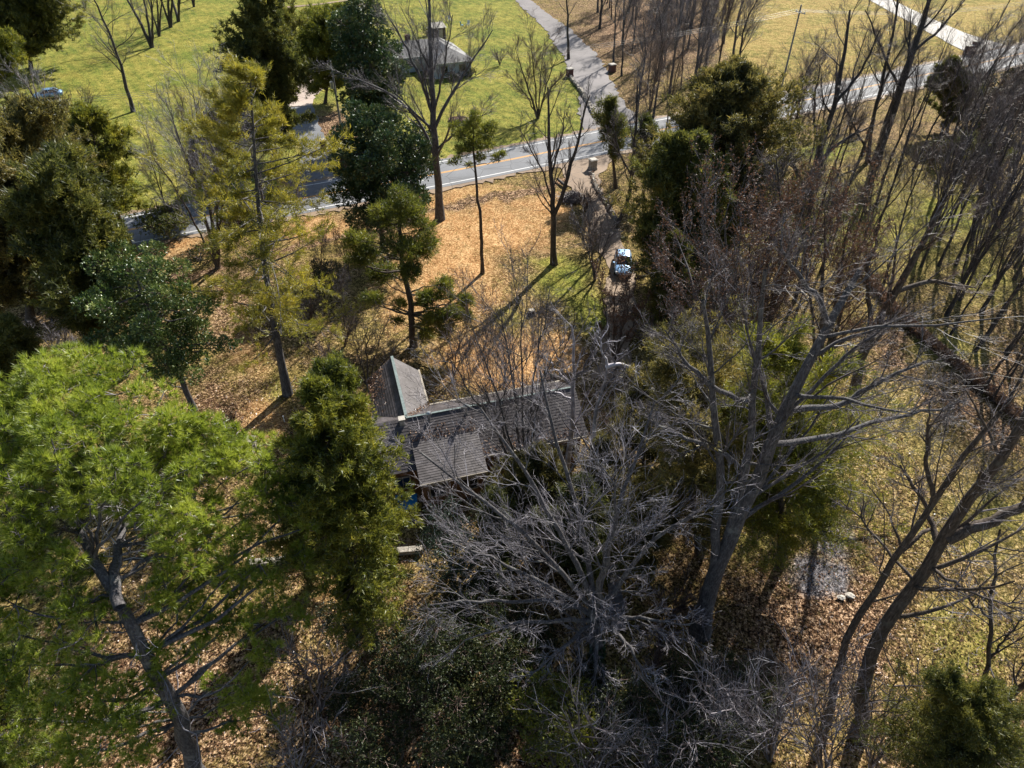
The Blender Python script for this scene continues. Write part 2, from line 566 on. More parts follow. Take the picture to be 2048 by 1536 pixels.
def copy_tree(o, parent=None):
    c = o.copy()
    COL.objects.link(c)
    c.parent = parent
    for ch in list(o.children):
        copy_tree(ch, c)
    return c


# ------------------------------------------------------------------ tree makers (all geometry relative to the tree's base)
def bare_parts(root, stems, seed, bark='bark_grey', twig='twig_grey', L1=(10, 0.35, 0.95, 0.75, 0.42), levels=((7, 0.6, 0.5), (6, 0.6, 0.5), (5, 0.65, 0.55)),
               up=0.08, wob=0.1, rust=0, rmin=0.012, ivy=0, flat=0.0, rratio=0.4):
    """stems: list of (points, r0, r1); L1 = count, t0, t1, angle, length factor"""
    rng = np.random.default_rng(seed)
    K0 = 12
    P = np.stack([resample(s[0], K0) for s in stems])
    P[:, 1:-1] += rng.normal(size=P[:, 1:-1].shape) * 0.05
    tt = np.linspace(0, 1, K0)
    R = np.stack([s[1] * (1 - tt) ** 0.8 + s[2] * (1 - (1 - tt) ** 0.8) for s in stems])
    for i, s in enumerate(stems):
        if P[i, 0, 2] < 0.3:
            R[i, 0] *= 1.35
            P[i, 0, 2] -= 0.15
    tr = MB()
    tr.tubes(P, R, 10)
    n1, a0, a1, ang, lf = L1
    c, cr = children(P, R, n1, a0, a1, ang, lf, rratio, 7, up, wob, rng, rmin=0.03, flat=flat)
    # the leader of every stem goes on branching
    tr.tubes(c, cr, 6)
    tr.build('trunk', bark, root)
    if ivy:
        iv = MB()
        p, T = along(P[:1], 900 * ivy, 0.0, 0.55, rng)
        q = nrm(np.cross(T, rng.normal(size=T.shape)))
        leaves(iv, p + q * 0.3, q, 2, 0.14, 0.12, 0.6, rng)
        iv.build('ivy', 'ivy_leaf', root)
    br = MB()
    cur, cur_r = c, cr
    for li, (m_, an_, lf_) in enumerate(levels):
        last = li == len(levels) - 1
        cur, cur_r = children(cur, cur_r, m_, 0.12, 1.0, an_, lf_, 0.5, 4 if last else 5, up * (0.4 if last else 1), wob * (1.5 if last else 1.2), rng, rmin=rmin * (0.5 if last else 0.8), Lpow=0.3)
        br.tubes(cur, cur_r, 3 if li > 0 else 4)
    br.build('crown', twig, root)
    if rust:
        lv = MB()
        p, T = along(cur, rust, 0.3, 1.0, rng)
        leaves(lv, p, T * 0.3 + np.array([0, 0, -0.4]), 1, 0.13, 0.09, 0.7, rng)
        lv.build('leaves', 'rust_leaf', root)
    return P, R


def conifer_parts(root, H, z0, Rm, nb, seed, leafm='cedar_leaf', bark='bark_brown', prof=None, rise=0.35, curve=0.05, sub=9, spr=7, nk=6, nl=0.28, nw=0.07,
                  r0=0.2, lean=(0, 0), sparse=0.0, spread=0.7, jit=0.1, top=0.0, flat=0.3, side=0.45, t0=0.25, stems=1):
    rng = np.random.default_rng(seed)
    K0 = 10
    tz = np.linspace(0, 1, K0)
    st = []
    for s_ in range(stems):
        sp = (0, 0) if s_ == 0 else rng.normal(size=2) * Rm * 0.28
        hh = H if s_ == 0 else H * (0.7 + 0.2 * rng.random())
        bend = rng.normal(size=2) * 0.02 * H
        x = lean[0] * tz + np.sin(tz * 3.1) * bend[0] + sp[0] * np.sqrt(tz)
        y = lean[1] * tz + np.sin(tz * 2.7) * bend[1] + sp[1] * np.sqrt(tz)
        st.append(np.stack([x, y, tz * hh], 1))
    P = np.stack(st)
    R = np.tile((r0 * (1 - 0.93 * tz))[None], (stems, 1))
    R[:, 0] *= 1.3
    P[:, 0, 2] -= 0.15
    tr = MB()
    tr.tubes(P, R, 9)
    # limbs
    N = int(nb * 1.35)
    nl, nw = nl * 1.1, nw * 1.2
    si = rng.integers(0, stems, N)
    h = (z0 / H) + (1 - z0 / H) * ((np.arange(N) + rng.random(N)) / N) ** 0.85
    h = np.clip(h, 0, 0.985)
    if prof is None:
        prof = lambda q: np.minimum(1.0, 2.6 * q + 0.35) * (1 - q) ** 0.7
    q = (h - z0 / H) / (1 - z0 / H)
    f = h * (K0 - 1)
    i = np.minimum(f.astype(int), K0 - 2)
    fr = (f - i)[:, None]
    start = P[si, i] * (1 - fr) + P[si, i + 1] * fr
    az = rng.random(N) * 2 * math.pi
    lump = 0.8 + 0.28 * np.sin(az * 2 + seed) + 0.18 * np.sin(az * 3 + h * 9 + seed * 2)
    L = 2.05 * Rm * prof(q) * (0.4 + 0.7 * rng.random(N)) * lump
    d = np.stack([np.cos(az), np.sin(az), rise * (0.6 + 0.8 * rng.random(N)) + top * q], 1)
    d = nrm(d)
    K = 6
    pts = np.empty((N, K, 3))
    pts[:, 0] = start
    for k in range(1, K):
        d = nrm(d + 0.1 * rng.normal(size=d.shape) + np.array([0, 0, curve]))
        pts[:, k] = pts[:, k - 1] + d * (L / (K - 1))[:, None]
    rr = np.maximum(0.02, r0 * 0.28 * (1 - 0.7 * h))[:, None] * (1 - 0.8 * np.linspace(0, 1, K))[None]
    tr.tubes(pts, rr, 4)
    tr.build('trunk', bark, root)
    s1, r1 = children(pts, rr, sub, t0, 1.0, 0.8, side, 0.5, 4, curve, 0.15, rng, flat=flat, rmin=0.01)
    if sparse:
        keep = rng.random(len(s1)) > sparse
        s1, r1 = s1[keep], r1[keep]
    fo = MB()
    fo.tubes(s1, r1, 3, mi=1)
    p, T = along(s1, spr, 0.15, 1.0, rng, jit)
    needles(fo, p, T * 0.7 + np.array([0, 0, 0.35]), nk, nl, nw, spread, rng, jit=jit * 0.6)
    p, T = along(pts, sub * 2, 0.5, 1.0, rng, jit)
    needles(fo, p, T * 0.7 + np.array([0, 0, 0.35]), nk, nl, nw, spread, rng, jit=jit * 0.6)
    fo.build('crown', [leafm, 'twig_brown'], root)
    return root


def lobed_parts(root, trunk, lobes, seed, leafm, bark, r0, n_tuft=120, kind='needle', k=26, L=0.24, wd=0.02, flatz=0.7, spread=0.75, r1=0.05, inner=0.55, twigm=None, tw=0.35, jit=0.0, updir=0.5, mains=None):
    """trunk: polyline(s) from the base; lobes: list of (x, y, z, r)"""
    rng = np.random.default_rng(seed)
    trunks = [trunk] if np.ndim(trunk[0]) == 1 else trunk
    tr = MB()
    TP = []
    r00 = r0
    for ti, tk in enumerate(trunks):
        r0 = r00 * (0.5 if ti and np.linalg.norm(tk[0]) > 1 else 1)
        P = resample(tk, 14)
        P[1:-1] += rng.normal(size=P[1:-1].shape) * 0.06
        tt = np.linspace(0, 1, 14)
        R = r0 * (1 - tt) ** 0.75 + r1 * tt
        if P[0, 2] < 0.3:
            R[0] *= 1.35
            P[0, 2] -= 0.15
        tr.tubes(P[None], R[None], 10)
        TP.append(np.column_stack([P, R]))
    TP = np.concatenate(TP)
    br, brr = [], []
    for (x, y, z, r) in (mains or lobes):
        c = np.array([x, y, z])
        dd = np.linalg.norm(TP[:, :3] - c, axis=1) + 1.2 * np.maximum(0, TP[:, 2] - (z - 0.5)) + 0.25 * np.maximum(0, z - TP[:, 2])
        j = int(np.argmin(dd))
        s = TP[j, :3]
        mid = (s + c) / 2 + rng.normal(size=3) * 0.1 * np.linalg.norm(c - s) + np.array([0, 0, -0.06 * np.linalg.norm(c - s)])
        br.append(resample(np.array([s, mid, c]), 8))
        rad = min(TP[j, 3] * 0.45, 0.02 + 0.018 * np.linalg.norm(c - s))
        brr.append(rad * (1 - 0.7 * np.linspace(0, 1, 8)))
    br, brr = np.stack(br), np.stack(brr)
    br[:, 1:-1] += rng.normal(size=br[:, 1:-1].shape) * 0.06
    tr.tubes(br, brr, 6)
    tr.build('trunk', bark, root)
    fo = MB()
    C, Rr = [], []
    for (x, y, z, r) in lobes:
        n_ = max(6, int(n_tuft * r * r))
        C.append(np.tile([x, y, z], (n_, 1)))
        Rr.append(np.full(n_, r))
    C, Rr = np.concatenate(C), np.concatenate(Rr)
    D = nrm(rng.normal(size=C.shape) + np.array([0, 0, 0.25]))
    rad = Rr * (inner + (1.0 - inner) * rng.random(len(C)) ** 0.6)
    rad *= 0.85 + 0.3 * rng.random(len(C))
    p = C + D * rad[:, None] * np.array([1, 1, flatz])
    nn = nrm(D + np.array([0, 0, updir]))
    if mains:
        # boughs: every foliage lobe is fed by twiggy boughs from its main limb
        mc = np.array(mains)[:, :3]
        sc_, er = [], []
        for (x, y, z, r) in lobes:
            c = np.array([x, y, z])
            m0 = mc[int(np.argmin(np.linalg.norm(mc - c, axis=1)))]
            sc_.append(np.stack([m0, (m0 + c) / 2 + rng.normal(size=3) * 0.08, c]))
        fo.tubes(np.array(sc_), np.tile([[0.03, 0.022, 0.014]], (len(sc_), 1)), 4, mi=1)
    if kind == 'needle':
        needles(fo, p, nn, k, L, wd, spread, rng, jit=jit)
    else:
        leaves(fo, p, nn, k, L, wd, spread, rng, jit=jit)
    keep = rng.random(len(p)) < tw
    a, b = (C + D * (rad * 0.1)[:, None])[keep], p[keep]
    mid = (a + b) / 2 + rng.normal(size=a.shape) * 0.1
    tp = np.stack([a, mid, b], 1)
    fo.tubes(tp, np.tile([[0.02, 0.014, 0.008]], (len(tp), 1)), 3, mi=1)
    fo.build('crown', [leafm, twigm or 'twig_brown'], root)
    return root


# =================================================================== THE SETTING
def soft(d, w_):
    return 1 / (1 + np.exp(np.clip(d / w_, -30, 30)))


def poly_dist(px, py, poly):
    """signed distance in pixels (negative inside)"""
    poly = np.asarray(poly, float)
    n = len(poly)
    dmin = np.full(px.shape, 1e9)
    inside = np.zeros(px.shape, bool)
    for i in range(n):
        a, b = poly[i], poly[(i + 1) % n]
        ab = b - a
        t = np.clip(((px - a[0]) * ab[0] + (py - a[1]) * ab[1]) / (ab @ ab), 0, 1)
        dmin = np.minimum(dmin, np.hypot(px - a[0] - t * ab[0], py - a[1] - t * ab[1]))
        c = ((a[1] > py) != (b[1] > py)) & (px < (b[0] - a[0]) * (py - a[1]) / (b[1] - a[1] + 1e-12) + a[0])
        inside ^= c
    return np.where(inside, -dmin, dmin)


def spaced(a0, a1, step, far, g=1.12):
    core = np.arange(a0, a1 + 1e-6, step)
    up, s_ = [], step
    x = a1
    while x < far:
        s_ *= g
        x += s_
        up.append(x)
    return core, np.array(up)


def rfbm(x, y, seed):
    r = np.random.default_rng(seed)
    o = np.zeros_like(x)
    for k in range(10):
        f = 0.05 * 1.6 ** k
        a = r.random() * 6.28
        o += np.sin((x * math.cos(a) + y * math.sin(a)) * f * 6.28 + r.random() * 6.28 + 1.5 * np.sin((x * math.sin(a) - y * math.cos(a)) * f * 4)) / (1.35 ** k)
    return o / 3.0


def ground():
    cx, ux = spaced(0, 70, 0.5, 2500)
    xs = np.concatenate([-ux[::-1], -cx[:0:-1], cx, ux])
    cy, uy = spaced(2, 130, 0.5, 4500, 1.05)
    ly = -np.array([0.5, 2, 5, 10, 20, 50, 120, 300, 700])[::-1]
    ys = np.concatenate([ly, [0.6, 1.2], cy, uy])
    X, Y = np.meshgrid(xs, ys)
    nx, ny = len(xs), len(ys)
    Z = 0.05 * rfbm(X, Y, 3) * (np.hypot(X, Y) < 150)
    Z = Z - 0.09
    mb = MB()
    i = np.arange(nx - 1)[None, :] + np.arange(ny - 1)[:, None] * nx
    q = np.stack([i, i + 1, i + nx + 1, i + nx], -1).reshape(-1, 4)
    mb.add(np.stack([X, Y, Z], -1).reshape(-1, 3), q, smooth=True)
    x, y = X.ravel(), Y.ravel()
    yy = np.maximum(y, 1.0)
    px, py = to_px(x, yy)
    wob = rfbm(x, y, 5) * 22 + rfbm(x * 3, y * 3, 6) * 10
    pxw, pyw = px + wob, py + wob * 0.5
    # green: fields and lawns beyond the road, patches on the near side
    beyond = soft(pyw * 1.0 - (640 - pxw * 0.285), 6)      # road line in the picture
    d_field = poly_dist(px, pyw, [(-4000, -2000), (1010, -2000), (1035, 0), (1150, 110), (1185, 190), (1200, 262), (870, 330), (600, 395), (300, 420), (-4000, 900)])
    d_tr = poly_dist(px, pyw, [(1440, -2000), (6000, -2000), (6000, -300), (1990, 95), (1540, 190), (1500, 170), (1430, 60)])
    green = soft(d_field, 8)
    tan = soft(d_tr, 8)
    for (cx_, cy_, rx, ry, a) in [(1130, 560, 70, 50, 1.0), (1180, 620, 60, 60, 0.8), (1100, 520, 50, 18, 0.9), (1900, 420, 130, 60, .8), (1650, 300, 110, 30, 0.8), (1560, 430, 90, 60, 0.55), (1420, 640, 60, 60, 0.7),
                              (1960, 560, 90, 70, 0.6), (1800, 950, 150, 120, 0.35), (1900, 1250, 110, 90, 0.45), (1900, 700, 100, 60, 0.6), (1500, 1080, 60, 80, 0.5), (1020, 640, 45, 45, 0.5), (545, 770, 50, 50, 0.5), (1850, 790, 60, 60, 0.4), (1200, 480, 30, 50, .3), (700, 640, 90, 60, 0.35), (1750, 450, 450, 150, 0.58), (1600, 900, 280, 220, 0.48), (1450, 700, 180, 110, .6), (1950, 1050, 200, 160, .45), (1750, 880, 230, 180, .46), (1950, 1300, 140, 160, .5)]:
        green = np.maximum(green, a * np.exp(-(((pxw - cx_) / rx) ** 2 + ((pyw - cy_) / ry) ** 2)))
    orange = np.zeros_like(x)
    for (cx_, cy_, rx, ry, a) in [(950, 440, 190, 75, 1.0), (900, 560, 120, 110, 0.95), (1100, 420, 60, 40, 0.8), (1010, 720, 140, 70, 1.0), (1060, 800, 90, 40, 1.0), (640, 460, 90, 35, 1.0), (380, 492, 90, 22, 1.0), (520, 840, 60, 60, .7), (800, 600, 60, 80, 0.7),
                              (690, 1180, 110, 70, 0.55), (1110, 700, 60, 50, 0.9), (500, 700, 60, 60, 0.5), (780, 1105, 70, 14, .7)]:
        orange = np.maximum(orange, a * np.exp(-(((pxw - cx_) / rx) ** 2 + ((pyw - cy_) / ry) ** 2) ** 1.5))
    orange = np.maximum(orange, tan * 0.2)
    ditch = np.exp(-((pyw - (620 - pxw * 0.247) - 22) / 9) ** 2) * (px > 250) * (px < 1190)
    leafy = np.zeros_like(x)
    for (cx_, cy_, rx, ry, a) in [(1650, 1250, 220, 150, 1.0), (470, 620, 70, 120, 0.8), (1950, 760, 120, 120, 0.8), (430, 830, 90, 70, 0.9), (1800, 700, 60, 60, 1.0), (1900, 810, 80, 50, 1.0), (1980, 860, 60, 50, 1.0), (300, 1400, 400, 200, .9), (900, 1450, 500, 160, .9), (1300, 60, 200, 100, 0.9), (1500, 350, 100, 60, .4)]:
        leafy = np.maximum(leafy, a * np.exp(-(((pxw - cx_) / rx) ** 2 + ((pyw - cy_) / ry) ** 2)))
    leafy = np.maximum(leafy, ditch)
    orange = orange * (1 - 0.85 * np.clip(ditch, 0, 1))
    green = green * (1 - 0.95 * np.exp(-(((pxw - 660) / 70) ** 2 + ((pyw - 270) / 70) ** 2) ** 1.5))
    leafy = np.maximum(leafy, np.exp(-(((pxw - 660) / 75) ** 2 + ((pyw - 270) / 75) ** 2) ** 1.5))
    gravel = np.zeros_like(x)
    for (cx_, cy_, rx, ry, a) in [(1665, 1080, 48, 52, 0.8), (1650, 1155, 70, 44, 1.0), (1615, 1130, 50, 34, 0.85)]:
        gravel = np.maximum(gravel, a * np.exp(-(((pxw - cx_) / rx) ** 2 + ((pyw - cy_) / ry) ** 2) ** 1.6))
    o = mb.build('ground', 'line_white')
    me = o.data
    for nm, arr in (('green', green), ('orange', orange), ('leafy', leafy), ('gravelly', gravel), ('tanfield', tan)):
        a = me.attributes.new(nm, 'FLOAT', 'POINT')
        a.data.foreach_set('value', np.clip(arr, 0, 1).astype(np.float32))
    m, t, n, l, b = mat('ground_mat')
    g = geovec(n)

    def att(nm):
        q_ = n.new('ShaderNodeAttribute')
        q_.attribute_name = nm
        return q_.outputs['Fac']
    big = noise(n, l, g, 0.12, 5, 0.6)
    mid = noise(n, l, g, 0.9, 4, 0.65)
    fine = noise(n, l, g, 7.0, 3, 0.75)
    vo = n.new('ShaderNodeTexVoronoi')
    vo.inputs['Scale'].default_value = 6.5
    l.new(g, vo.inputs['Vector'])
    sp = n.new('ShaderNodeSeparateColor')
    l.new(vo.outputs['Color'], sp.inputs[0])
    vo2 = n.new('ShaderNodeTexVoronoi')
    vo2.inputs['Scale'].default_value = 13
    l.new(g, vo2.inputs['Vector'])
    sp2 = n.new('ShaderNodeSeparateColor')
    l.new(vo2.outputs['Color'], sp2.inputs[0])
    rnd = mth(n, l, 'ADD', mth(n, l, 'MULTIPLY', sp.outputs[0], 0.5), mth(n, l, 'MULTIPLY', sp2.outputs[1], 0.5))
    litter = ramp(n, l, rnd, [(0.18, (0.01, 0.006, 0.004)), (0.4, (0.06, 0.033, 0.018)), (0.62, (0.19, 0.11, 0.06)), (0.88, (0.6, 0.42, 0.27))])
    patch = noise(n, l, g, 0.45, 4, 0.6)
    s2 = mth(n, l, 'ADD', mth(n, l, 'MULTIPLY', fine, 0.55), mth(n, l, 'MULTIPLY', rnd, 0.4))
    s2 = mth(n, l, 'ADD', s2, mth(n, l, 'MULTIPLY', mth(n, l, 'SUBTRACT', patch, 0.42), 0.35))
    drygrass = ramp(n, l, s2, [(0.34, (0.016, 0.012, 0.004)), (0.5, (0.13, 0.1, 0.03)), (0.66, (0.4, 0.3, 0.1))])
    grass = ramp(n, l, s2, [(0.32, (0.018, 0.034, 0.005)), (0.5, (0.102, 0.126, 0.022)), (0.68, (0.25, 0.28, 0.045))])
    strawy = ramp(n, l, s2, [(0.32, (0.07, 0.065, 0.012)), (0.5, (0.22, 0.2, 0.034)), (0.68, (0.43, 0.37, 0.1))])
    orng = ramp(n, l, s2, [(0.28, (0.16, 0.07, 0.022)), (0.48, (0.38, 0.205, 0.085)), (0.68, (0.7, 0.46, 0.23))])
    grav = ramp(n, l, rnd, [(0.15, (0.025, 0.024, 0.027)), (0.5, (0.11, 0.105, 0.112)), (0.85, (0.3, 0.28, 0.29))])
    # mowing stripes and worn patches in the green
    wv = n.new('ShaderNodeTexWave')
    wv.inputs['Scale'].default_value = 0.16
    wv.inputs['Distortion'].default_value = 14
    wv.inputs['Detail'].default_value = 3
    wv.inputs['Detail Scale'].default_value = 0.3
    mp = n.new('ShaderNodeMapping')
    mp.inputs['Rotation'].default_value = (0, 0, math.radians(-35))
    l.new(g, mp.inputs['Vector'])
    l.new(mp.outputs[0], wv.inputs['Vector'])
    gsel = mth(n, l, 'ADD', mth(n, l, 'MULTIPLY', big, 1.1), mth(n, l, 'MULTIPLY', wv.outputs['Fac'], 0.13))
    gsel = mth(n, l, 'ADD', gsel, mth(n, l, 'MULTIPLY', mid, 0.5))
    gsel = mth(n, l, 'MULTIPLY', mth(n, l, 'SUBTRACT', gsel, 0.68), 2.6, True)
    gcol = mixc(n, l, gsel, grass, strawy)
    mm = mth(n, l, 'MULTIPLY', mth(n, l, 'SUBTRACT', mth(n, l, 'ADD', mid, big), 0.85), 3.5, True)
    base = mixc(n, l, mm, drygrass, mixc(n, l, 0.7, drygrass, litter))

    def msk(a_, k=1.0):
        x_ = mth(n, l, 'ADD', a_, mth(n, l, 'MULTIPLY', mth(n, l, 'SUBTRACT', mid, 0.5), 0.9))
        return mth(n, l, 'MULTIPLY', mth(n, l, 'SUBTRACT', x_, 0.25), 2.0, True)
    c = mixc(n, l, msk(att('leafy')), base, litter)
    orng = mixc(n, l, mth(n, l, 'MULTIPLY', mth(n, l, 'SUBTRACT', mth(n, l, 'ADD', patch, big), 0.98), 2.4, True), orng, mixc(n, l, 0.55, drygrass, litter))
    c = mixc(n, l, msk(att('orange')), c, orng)
    c = mixc(n, l, msk(att('green')), c, gcol)
    c = mixc(n, l, msk(att('tanfield')), c, mixc(n, l, 0.5, mixc(n, l, 0.45, strawy, gcol), mixc(n, l, mm, drygrass, orng)))
    c = mixc(n, l, msk(att('gravelly')), c, grav)
    l.new(c, b.inputs['Base Color'])
    b.inputs['Roughness'].default_value = 0.95
    b.inputs['Specular IOR Level'].default_value = 0.1
    bn = n.new('ShaderNodeBump')
    bn.inputs['Strength'].default_value = 1.0
    bn.inputs['Distance'].default_value = 0.12
    l.new(s2, bn.inputs['Height'])
    l.new(bn.outputs[0], b.inputs['Normal'])
    me.materials.clear()
    me.materials.append(m)
    tag(o, kind='structure')


ground()


def strip(name, pts, width, z, matn, thick=0.0, kind='structure', widths=None, edge=0.0, seed=0, step=1.0):
    """a ribbon along world points"""
    pts = np.asarray(pts, float)[:, :2]
    L = np.linalg.norm(np.diff(pts, axis=0), axis=1).sum()
    K = max(4, int(L / step))
    P = resample(pts, K)
    T = nrm(np.gradient(P, axis=0))
    N = np.stack([-T[:, 1], T[:, 0]], 1)
    rng = np.random.default_rng(seed)
    wd = np.full(K, width / 2.0) if widths is None else np.interp(np.linspace(0, 1, K), np.linspace(0, 1, len(widths)), np.asarray(widths) / 2)
    wl = wd + edge * rng.normal(size=K)
    wr = wd + edge * rng.normal(size=K)
    A = np.column_stack([P + N * wl[:, None], np.full(K, z)])
    B = np.column_stack([P - N * wr[:, None], np.full(K, z)])
    mb = MB()
    i = np.arange(K - 1)
    mb.add(np.concatenate([A, B]), np.stack([i, i + K, i + K + 1, i + 1], 1))
    if thick:
        A2, B2 = A.copy(), B.copy()
        A2[:, 2] -= thick
        B2[:, 2] -= thick
        mb.add(np.concatenate([A, A2]), np.stack([i, i + 1, i + K + 1, i + K], 1))
        mb.add(np.concatenate([B, B2]), np.stack([i, i + K, i + K + 1, i + 1], 1))
    o = mb.build(name, matn)
    return tag(o, kind=kind) if kind else o


def offs(pts, d):
    P = resample(np.asarray(pts, float)[:, :2], 80)
    T = nrm(np.gradient(P, axis=0))
    return P + np.stack([-T[:, 1], T[:, 0]], 1) * d


road_c = [at(-700, 640), at(300, 452), at(879, 347), at(1221, 280), at(1526, 219), at(1655, 191), at(1861, 147), at(1963, 126), at(2150, 82), at(2600, -20)]
strip('verge', road_c, 10.2, 0.016, 'dirt', 0.1, edge=0.3, seed=4, step=0.6)
strip('road', road_c, 8.6, 0.03, 'asphalt', 0.15)
strip('edge_line', offs(road_c, 3.55), 0.16, 0.034, 'line_white')
strip('edge_line', offs(road_c, -3.55), 0.16, 0.034, 'line_white')
strip('centre_line', offs(road_c, 0.12), 0.13, 0.034, 'line_yellow')
strip('centre_line', offs(road_c, -0.12), 0.13, 0.034, 'line_yellow')
strip('gravel_drive', [at(1020, -25), at(1045, 0), at(1118, 62), at(1160, 110), at(1190, 170), at(1212, 225), at(1232, 262)], 5, 0.0, 'gravel', 0.05, widths=[4, 4, 4.5, 6, 7, 6.5, 10], edge=0.25)
strip('concrete_drive', [at(1700, -40), at(1762, 0), at(1830, 35), at(1895, 66), at(1950, 88), at(2020, 112)], 5, 0.01, 'concrete', 0.06, widths=[6, 6, 6, 6.5, 8, 14], edge=0.03)
strip('house_drive', [at(1175, 300), at(1160, 345), at(1190, 405), at(1212, 460), at(1243, 540), at(1240, 640), at(1215, 760)], 4, 0.0, 'dirt', 0.05, widths=[9, 5, 3.2, 2.8, 2.8, 2.6, 2.4], edge=0.25)
strip('pale_drive', [at(668, 148), at(632, 165), at(608, 188), at(600, 212)], 4, 0.0, 'pale_dirt', 0.05, widths=[7, 6, 4.5, 4], edge=0.25)
strip('shaded_drive', [at(600, 213), at(612, 250), at(636, 300), at(624, 385)], 4, 0.002, 'asphalt', 0.05, widths=[4, 4, 4, 8], edge=0.2)  # dark asphalt, its tone also standing in for shade on this stretch
strip('path', [at(575, 14), at(640, 8), at(720, -4)], 1.6, 0.0, 'dirt', 0.03, edge=0.15)
strip('path', [at(1225, 1130), at(1232, 1180), at(1238, 1260)], 0.8, 0.0, 'gravel', 0.03, edge=0.06)
# =================================================================== BUILDINGS
def slope(mb, e0, e1, r1, r0, n, th=0.02, mi=0):
    """roof plane from eave e0-e1 up to ridge r0-r1 laid in n stepped courses"""
    e0, e1, r1, r0 = [np.asarray(a, float) for a in (e0, e1, r1, r0)]
    nn = np.cross(e1 - e0, r0 - e0)
    nn = nn / np.linalg.norm(nn)
    if nn[2] < 0:
        nn = -nn
    for i in range(n):
        a, b = i / n, (i + 1) / n
        L0, L1 = e0 + (r0 - e0) * a, e1 + (r1 - e1) * a
        U0, U1 = e0 + (r0 - e0) * b, e1 + (r1 - e1) * b
        v = [L0 + nn * th, L1 + nn * th, U1, U0, L0, L1]
        if abs(np.linalg.norm(U1 - U0)) < 1e-4:
            mb.add(v, quads=[[4, 5, 1, 0]], tris=[[0, 1, 2]], mi=mi)
        else:
            mb.add(v, quads=[[0, 1, 2, 3], [4, 5, 1, 0]], mi=mi)


def window(root, c, wd, ht, rz, nm='window', fm='trim'):
    """frame with pane and glazing bars, standing in a wall whose outward normal is local -y turned by rz"""
    f = MB()
    f.box((0, -0.03, ht / 2 - 0.04), (wd, 0.08, 0.08))
    f.box((0, -0.03, -ht / 2 + 0.04), (wd, 0.08, 0.08))
    f.box((-wd / 2 + 0.04, -0.03, 0), (0.08, 0.08, ht - 0.16))
    f.box((wd / 2 - 0.04, -0.03, 0), (0.08, 0.08, ht - 0.16))
    f.box((0, -0.02, 0), (0.04, 0.05, ht - 0.16))
    o = f.build(nm, fm, root)
    o.location = c
    o.rotation_euler = (0, 0, rz)
    p = MB()
    p.box((0, 0.0, 0), (wd - 0.16, 0.02, ht - 0.16))
    p.build('pane', 'glass', o)
    return o


jx, jy = at(813, 836, 5)[:2]
HA = math.radians(15.7)
house = tag(empty('house', (jx, jy, 0), HA), 'low brown shingled house with a crossing wing, half hidden among the trees in the middle', 'house')
wl = MB()
wl.box((4.95, 0.0, 1.5), (13.9, 5.4, 3.0))
wl.box((-0.1, 4.75, 1.52), (3.3, 4.1, 3.04))
wl.box((2.3, -3.3, 1.35), (4.2, 1.2, 2.7))
# gables
for (x, y0, y1, zt) in ((11.9, -2.7, 2.7, 4.9), (-2.0, -2.7, 2.7, 4.9)):
    wl.add([[x, y0, 3.0], [x, y1, 3.0], [x, 0, zt - 0.05]], tris=[[0, 1, 2]])
wl.add([[-1.75, 6.8, 3.04], [1.55, 6.8, 3.04], [-0.02, 6.8, 4.85]], tris=[[0, 1, 2]])
wl.build('wall', 'wood_wall', house)
rf = MB()
slope(rf, (-2.3, 3.1, 3.0), (12.25, 3.1, 3.0), (12.25, 0, 5), (-2.3, 0, 5), 16)
slope(rf, (-2.3, -3.1, 3.0), (0, -3.1, 3.0), (0, 0, 5), (-2.3, 0, 5), 16)
slope(rf, (0, -1.5, 4.03), (12.25, -1.5, 4.03), (12.25, 0, 5), (0, 0, 5), 9)
slope(rf, (4.6, -3.1, 3.0), (12.25, -3.1, 3.0), (12.25, -1.5, 4.03), (4.6, -1.5, 4.03), 8)
slope(rf, (0, -4.5, 3.02), (4.6, -4.5, 3.02), (4.6, -1.48, 4.04), (0, -1.48, 4.04), 17)
rf.add([[0, -1.5, 4.0], [0, -4.5, 2.98], [0, -4.5, 2.6], [0, -1.5, 2.6]], quads=[[0, 1, 2, 3]])
slope(rf, (1.85, 0.0, 3.3), (1.85, 7.1, 3.3), (0, 7.1, 5.01), (0, 0.0, 5.01), 11)
slope(rf, (-2.2, 0.0, 3.2), (-2.2, 7.1, 3.2), (0, 7.1, 5.01), (0, 0.0, 5.01), 13)
roof = rf.build('roof', 'shingle', house)
rc = MB()
rc.box((0, 3.6, 5.045), (0.2, 7.1, 0.05))
rc.box((6.1, 0, 5.035), (12.3, 0.14, 0.05))
rc.build('ridge_cap', 'ridge_cap', roof)
gt = MB()
gt.box((1.93, 5.2, 3.27), (0.12, 3.9, 0.12))
gt.box((7.1, 3.18, 2.98), (10.3, 0.12, 0.12))
gt.box((1.93, 3.4, 1.6), (0.08, 0.08, 3.2))
gt.build('gutter', 'trim', house)
fa = MB()
fa.box((6.1, -3.14, 2.93), (12.2, 0.05, 0.2))
fa.box((2.3, -4.53, 2.93), (4.6, 0.05, 0.2))
fa.build('fascia', 'trim', house)
ch = MB()
ch.box((-0.35, -0.25, 4.95), (0.35, 0.35, 0.6))
ch.box((-0.35, -0.25, 5.28), (0.45, 0.45, 0.06))
cho = ch.build('chimney', 'concrete_cap', roof)
